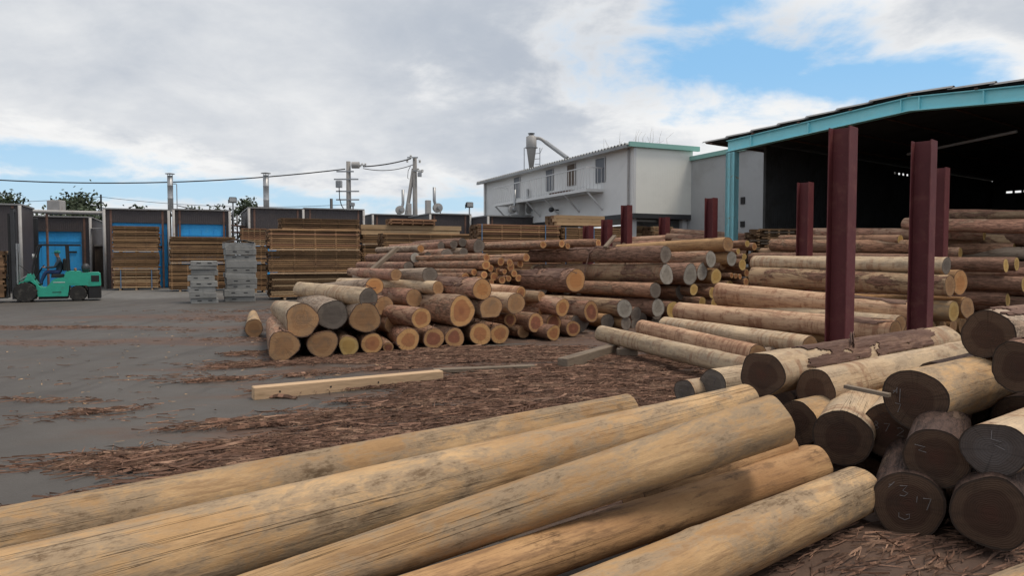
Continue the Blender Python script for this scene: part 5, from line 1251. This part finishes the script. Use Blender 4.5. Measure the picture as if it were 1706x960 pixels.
for i in range(34):     # larger slabs of bark one can pick out
    if i < 34: x, y = rnd.uniform(-3.6, 2.6), rnd.uniform(5.4, 10.8)
    else: x, y = rnd.uniform(1.4, 3.6), rnd.uniform(3.3, 4.3)
    if y < 5.6 + .82 * (x + 1.6) - 0 and i < 34: y += 2.2
    L = rnd.uniform(.35, .85); w = rnd.uniform(.035, .085); cv = rnd.uniform(-.22, .22); m = MB(); n = 7; pv = []
    for k in range(n + 1):
        f = k / n; ww = w * (1 - .7 * abs(f - .5)) * rnd.uniform(.75, 1.1); zz = .012 + .02 * rnd.random(); s = rnd.uniform(-.014, .014) + cv * L * (4 * (f - .5) ** 2 - 1) * .5
        pv.append(((f * L, s - ww / 2, zz - .008), (f * L, s, zz + .02), (f * L, s + ww / 2, zz - .006)))
    for k in range(n):
        for j in range(2): 
            q = [pv[k][j], pv[k+1][j], pv[k+1][j+1], pv[k][j+1]]
            m.add(q + [(p[0], p[1], p[2] - .009) for p in q], [(0,1,2,3),(7,6,5,4),(0,4,5,1),(2,6,7,3),(1,5,6,2),(3,7,4,0)])
    m.build('bark_slab', M['bark_litter'], None, label='long curled slab of bark lying in the litter', cat='bark slab', group='slabs of bark in the litter', loc=(x, y, .005), rot=(0, 0, rnd.gauss(.35, .4)))

# ------------------------------------------------------------------ forklift and driver
def forklift():
    YAW = R(180 + 29); N = at(43, 504, z=0); ly = Vector((-math.sin(YAW), math.cos(YAW), 0)); lx = Vector((math.cos(YAW), math.sin(YAW), 0)); O = N - ly * .52; O.z = 0; SXK = .84
    t = thing('forklift', 'green forklift truck with raised black mast standing side-on before the blue kiln', 'forklift', O, YAW); t.scale = (SXK, 1, 1)
    # local x points to the forks (picture left); origin under the front axle; the side that shows is +y
    W = .56
    body = MB()
    prof = [(.30, .60), (.16, .66), (.04, .82), (-.10, 1.06), (-.22, 1.06), (-.30, .84), (-.48, .62), (-.58, .54), (-.76, .54), (-.90, .66), (-1.00, .80), (-1.12, .87), (-1.46, .92), (-1.53, 1.12), (-1.60, 1.15), (-2.05, 1.15), (-2.14, 1.08), (-2.80, 1.10), (-2.88, 1.04), (-2.90, .58), (-2.42, .56), (-2.30, .60), (-1.66, .60), (-1.60, .20), (-.46, .20), (-.40, .62), (-.20, .78), (.20, .76)]
    body.prism(prof, -W, W); body.build('body', M['green'], t)
    cw = MB().cbox(-2.90, -2.36, -W + .02, W - .02, .09, .60, .06).build('counterweight', M['black'], t)
    MB().cbox(-2.86, -2.50, -W - .012, W + .012, .74, 1.0, .03).build('radiator_grille', M['black'], t)
    MB().box(-1.58, -.48, -W + .06, W - .06, .10, .198).build('underbody', M['black'], t)
    def wheel(x, r, w, y):
        ty = MB(); un = Matrix.Translation((x, 0, 0)) @ Matrix.Diagonal((1 / SXK, 1, 1, 1)) @ Matrix.Translation((-x, 0, 0))
        def fix(mb): mb.v = [un @ p for p in mb.v]; return mb
        ty.lathe([(r * .6, -w / 2), (r * .93, -w / 2), (r, -w * .36), (r, w * .36), (r * .93, w / 2), (r * .6, w / 2)], 28, (x, y, r), axis='Y'); o = fix(ty).build('wheel', M['tyre'], t)
        fix(MB().lathe([(r * .15, -w * .3), (r * .6, -w * .38), (r * .6, w * .38), (r * .3, w * .3), (r * .12, w * .34)], 20, (x, y, r), axis='Y')).build('rim', M['rim'], o)
        for k in range(18):
            a = k * 2 * math.pi / 18; fix(MB().box(-.022, .022, -w * .46, w * .46, r - .004, r + .018, M=Matrix.Translation((x, y, r)) @ Matrix.Rotation(a, 4, 'Y'))).build('tread_block', M['tyre'], o)
    for y in (-.52, .52): wheel(0, .37, .28, y); wheel(-1.99, .29, .22, y * .95)
    # mast, carriage, forks
    for y in (-.36, .30):
        MB().box(.36, .50, y, y + .10, .12, 3.45).build('mast_channel', M['steel_dark'], t); MB().box(.52, .60, y + .02, y + .08, .4, 3.3).build('inner_mast', M['black'], t)
        MB().tube((.30, y + .05, .3), (.30, y + .05, 2.2), .04, n=8).build('lift_cylinder', M['galv'], t)
    for z in (.35, 1.75, 3.38): MB().box(.37, .49, -.26, .30, z, z + .12).build('mast_crossbar', M['black'], t)
    MB().tube((.36, .2, .75), (-.1, .2, 1.0), .04, n=8).build('tilt_cylinder', M['galv'], t)
    for z in (.55, .95): MB().box(.60, .66, -.52, .52, z, z + .10).build('fork_carriage', M['black'], t)
    for y in np_range(-.5, .5, 6): MB().box(.61, .65, y - .015, y + .015, 1.05, 1.75).build('load_backrest', M['black'], t)
    MB().box(.61, .65, -.52, .52, 1.75, 1.80).build('load_backrest', M['black'], t)
    for y in (-.3, .3):
        k = MB(); k.box(.66, .71, y - .06, y + .06, .16, 1.05); k.prism([(.71, .16), (1.85, .17), (1.85, .185), (.71, .21)], y - .06, y + .06); k.build('fork', M['steel_dark'], t)
    # overhead guard
    for y in (-.46, .46):
        MB().path([(-.26, y, 1.04), (-.30, y, 1.35), (-.48, y, 2.06), (-.56, y, 2.13)], .035, 8).build('guard_pillar', M['black'], t)
        MB().tube((-1.62, y, 1.14), (-1.58, y, 2.12), .05, n=8).build('guard_pillar', M['black'], t)
        MB().box(-2.1, -.5, y - .03, y + .03, 2.12, 2.18).build('guard_rail', M['black'], t)
    for x in np_range(-2.0, -.6, 7): MB().box(x - .02, x + .02, -.43, .43, 2.135, 2.165).build('guard_bar', M['black'], t)
    # seat, wheel, gas bottle, lamps
    MB().cbox(-1.45, -.95, -.26, .26, .90, 1.04, .04).build('seat', M['black'], t)
    MB().cbox(-1.54, -1.40, -.25, .25, 1.16, 1.64, .05).build('seat_back', M['black'], t)
    MB().tube((-.3, 0, .80), (-.56, 0, 1.24), .03, n=8).build('steering_column', M['black'], t)
    sw = MB(); pts = [Vector((-.58, .17 * math.cos(a), 1.26)) + Vector((-.10, 0, .13)) * math.sin(a) for a in [k * math.pi / 10 for k in range(21)]]
    sw.path(pts, .016, 6); sw.build('steering_wheel', M['black'], t)
    MB().lathe([(.05, -.36), (.16, -.32), (.17, -.2), (.17, .2), (.16, .32), (.05, .36)], 16, (-2.3, 0, 1.27), axis='Y').build('gas_bottle', M['steel_dark'], t, True)
    MB().lathe([(.03, 0), (.055, .02), (.055, .10), (.03, .12)], 10, (-1.9, .3, 1.15)).build('beacon', M['board_red'], t)
    for y in (-.43, .43): MB().lathe([(.06, 0), (.09, .04), (.09, .08)], 12, (-.36, y, 1.72), axis='X').build('headlight', M['lamp_glass'], t)
    MB().box(-1.5, -1.05, W + .001, W + .006, .72, .745).build('side_stripe', M['rail'], t)
    MB().path([(.34, .12, .5), (.40, .12, 1.6), (.44, .12, 3.3), (.56, .12, 3.25), (.58, .12, 1.1)], .012, 6).build('lift_chain', M['galv'], t)
    MB().path([(-.2, .3, 1.02), (.1, .34, 1.3), (.38, .3, 1.5), (.40, .3, 2.8)], .014, 6).build('hose', M['black'], t)
    MB().box(-2.05, -1.62, W + .001, W + .005, .66, .90).build('side_panel', M['green'], t)
    MB().box(-1.35, -1.0, W + .001, W + .004, .34, .37).build('step', M['black'], t)
    # load held on the forks, mostly out of the picture
    pack(O + lx * .64 - ly * .6, YAW, 1.1, 1.2, .215, 1.7, 22, ('board_pale', 'board'), 'pale lumber pack carried on the forklift forks', None, seed=99, nb=4)
    return O, YAW
def np_range(a, b, n): return [a + (b - a) * i / (n - 1) for i in range(n)]
fx = forklift()
def driver(fx):
    # one continuous skinned figure, seated; built in the forklift's frame
    J = {'pelvis': (-1.0, 0, 1.27, .135), 'belly': (-1.02, 0, 1.42, .135), 'chest': (-1.01, 0, 1.62, .15), 'neckb': (-.98, 0, 1.79, .075), 'neck': (-.96, 0, 1.85, .055), 'jaw': (-.935, 0, 1.91, .07), 'head': (-.94, 0, 2.0, .085), 'crown': (-.945, 0, 2.06, .06), 'nose': (-.845, 0, 1.965, .018)}
    Ed = [('pelvis', 'belly'), ('belly', 'chest'), ('chest', 'neckb'), ('neckb', 'neck'), ('neck', 'jaw'), ('jaw', 'head'), ('head', 'crown'), ('head', 'nose')]
    for s, y in (('l', 1), ('r', -1)):
        J.update({s+'sh': (-1.0, .19 * y, 1.71, .07), s+'el': (-.86, .26 * y, 1.46, .05), s+'wr': (-.58, .20 * y, 1.45, .034), s+'pa': (-.50, .175 * y, 1.45, .03),
                  s+'hip': (-.95, .10 * y, 1.25, .10), s+'kn': (-.56, .16 * y, 1.28, .07), s+'an': (-.40, .16 * y, .90, .048), s+'he': (-.41, .16 * y, .80, .045), s+'to': (-.22, .17 * y, .785, .035)})
        Ed += [('chest', s+'sh'), (s+'sh', s+'el'), (s+'el', s+'wr'), (s+'wr', s+'pa'), ('pelvis', s+'hip'), (s+'hip', s+'kn'), (s+'kn', s+'an'), (s+'an', s+'he'), (s+'he', s+'to')]
        for k in range(4):
            J[s+'f%d' % k] = (-.45, (.175 + .022 * (k - 1.5)) * y, 1.46, .009); J[s+'g%d' % k] = (-.425 , (.175 + .022 * (k - 1.5)) * y, 1.435, .008)
            Ed += [(s+'pa', s+'f%d' % k), (s+'f%d' % k, s+'g%d' % k)]
        J[s+'t'] = (-.47, .135 * y, 1.465, .01); Ed.append((s+'pa', s+'t'))
    nm = list(J); me = bpy.data.meshes.new('person')
    me.from_pydata([J[k][:3] for k in nm], [(nm.index(a), nm.index(b)) for a, b in Ed], [])
    o = link('person', me, None, 'driver in dark jacket, navy trousers and teal cap seated in the green forklift', 'person', None, None, (fx[0].x - math.cos(fx[1]) * .06, fx[0].y - math.sin(fx[1]) * .06, -.155), (0, 0, fx[1]))
    sk = o.modifiers.new('skin', 'SKIN'); sk.use_smooth_shade = True; o.modifiers.new('sub', 'SUBSURF').levels = 2; o.modifiers['sub'].render_levels = 2
    if not me.skin_vertices: me.attributes  # layer comes with the modifier
    for i, k in enumerate(nm):
        sv = me.skin_vertices[0].data[i]; sv.radius = (J[k][3], J[k][3]); sv.use_root = (k == 'pelvis')
    m, g, b = newmat('driver_clothes_and_skin'); tc = g.n('ShaderNodeTexCoord'); sp = g.n('ShaderNodeSeparateXYZ'); g.put(sp.inputs[0], tc.outputs['Object'])
    cl = g.mix(g.ss(sp.outputs[2], 1.33, 1.36), (.022, .045, .13, 1), (.03, .05, .07, 1))
    hand = g.m('MULTIPLY', g.ss(sp.outputs[0], -.57, -.55), g.ss(sp.outputs[2], 1.39, 1.41))
    cl = g.mix(g.m('MAXIMUM', g.ss(sp.outputs[2], 1.84, 1.85), hand), cl, (.33, .19, .13, 1))
    cl = g.mix(g.m('SUBTRACT', 1.0, g.ss(sp.outputs[2], .83, .86)), cl, (.02, .02, .02, 1))
    g.put(b.inputs['Base Color'], cl); b.inputs['Roughness'].default_value = .85
    me.materials.append(m)
    cp = MB(); cp.lathe([(.104, 1.995), (.108, 2.02), (.10, 2.07), (.06, 2.105), (.01, 2.115)], 18, (-.943, 0, 0)); cp.box(-.86, -.755, -.065, .065, 1.995, 2.008)
    cp.build('cap', M['cap'], o, True)
    for y in (-.032, .032): MB().lathe([(.004, 0), (.010, .004), (.004, .01)], 8, (-.862, y, 1.985), axis='X').build('eye', M['black'], o)
    MB().box(-.868, -.86, -.025, .025, 1.918, 1.926).build('mouth', M['board_red'], o)
    for y in (-.09, .09): MB().lathe([(.01, -.006), (.022, 0), (.01, .006)], 8, (-.945, y, 1.97), axis='Y').build('ear', M['skin'], o)
    MB().cbox(-.862, -.852, -.10, .10, 1.50, 1.60, .004).build('name_patch', M['strap'], o)
driver(fx)
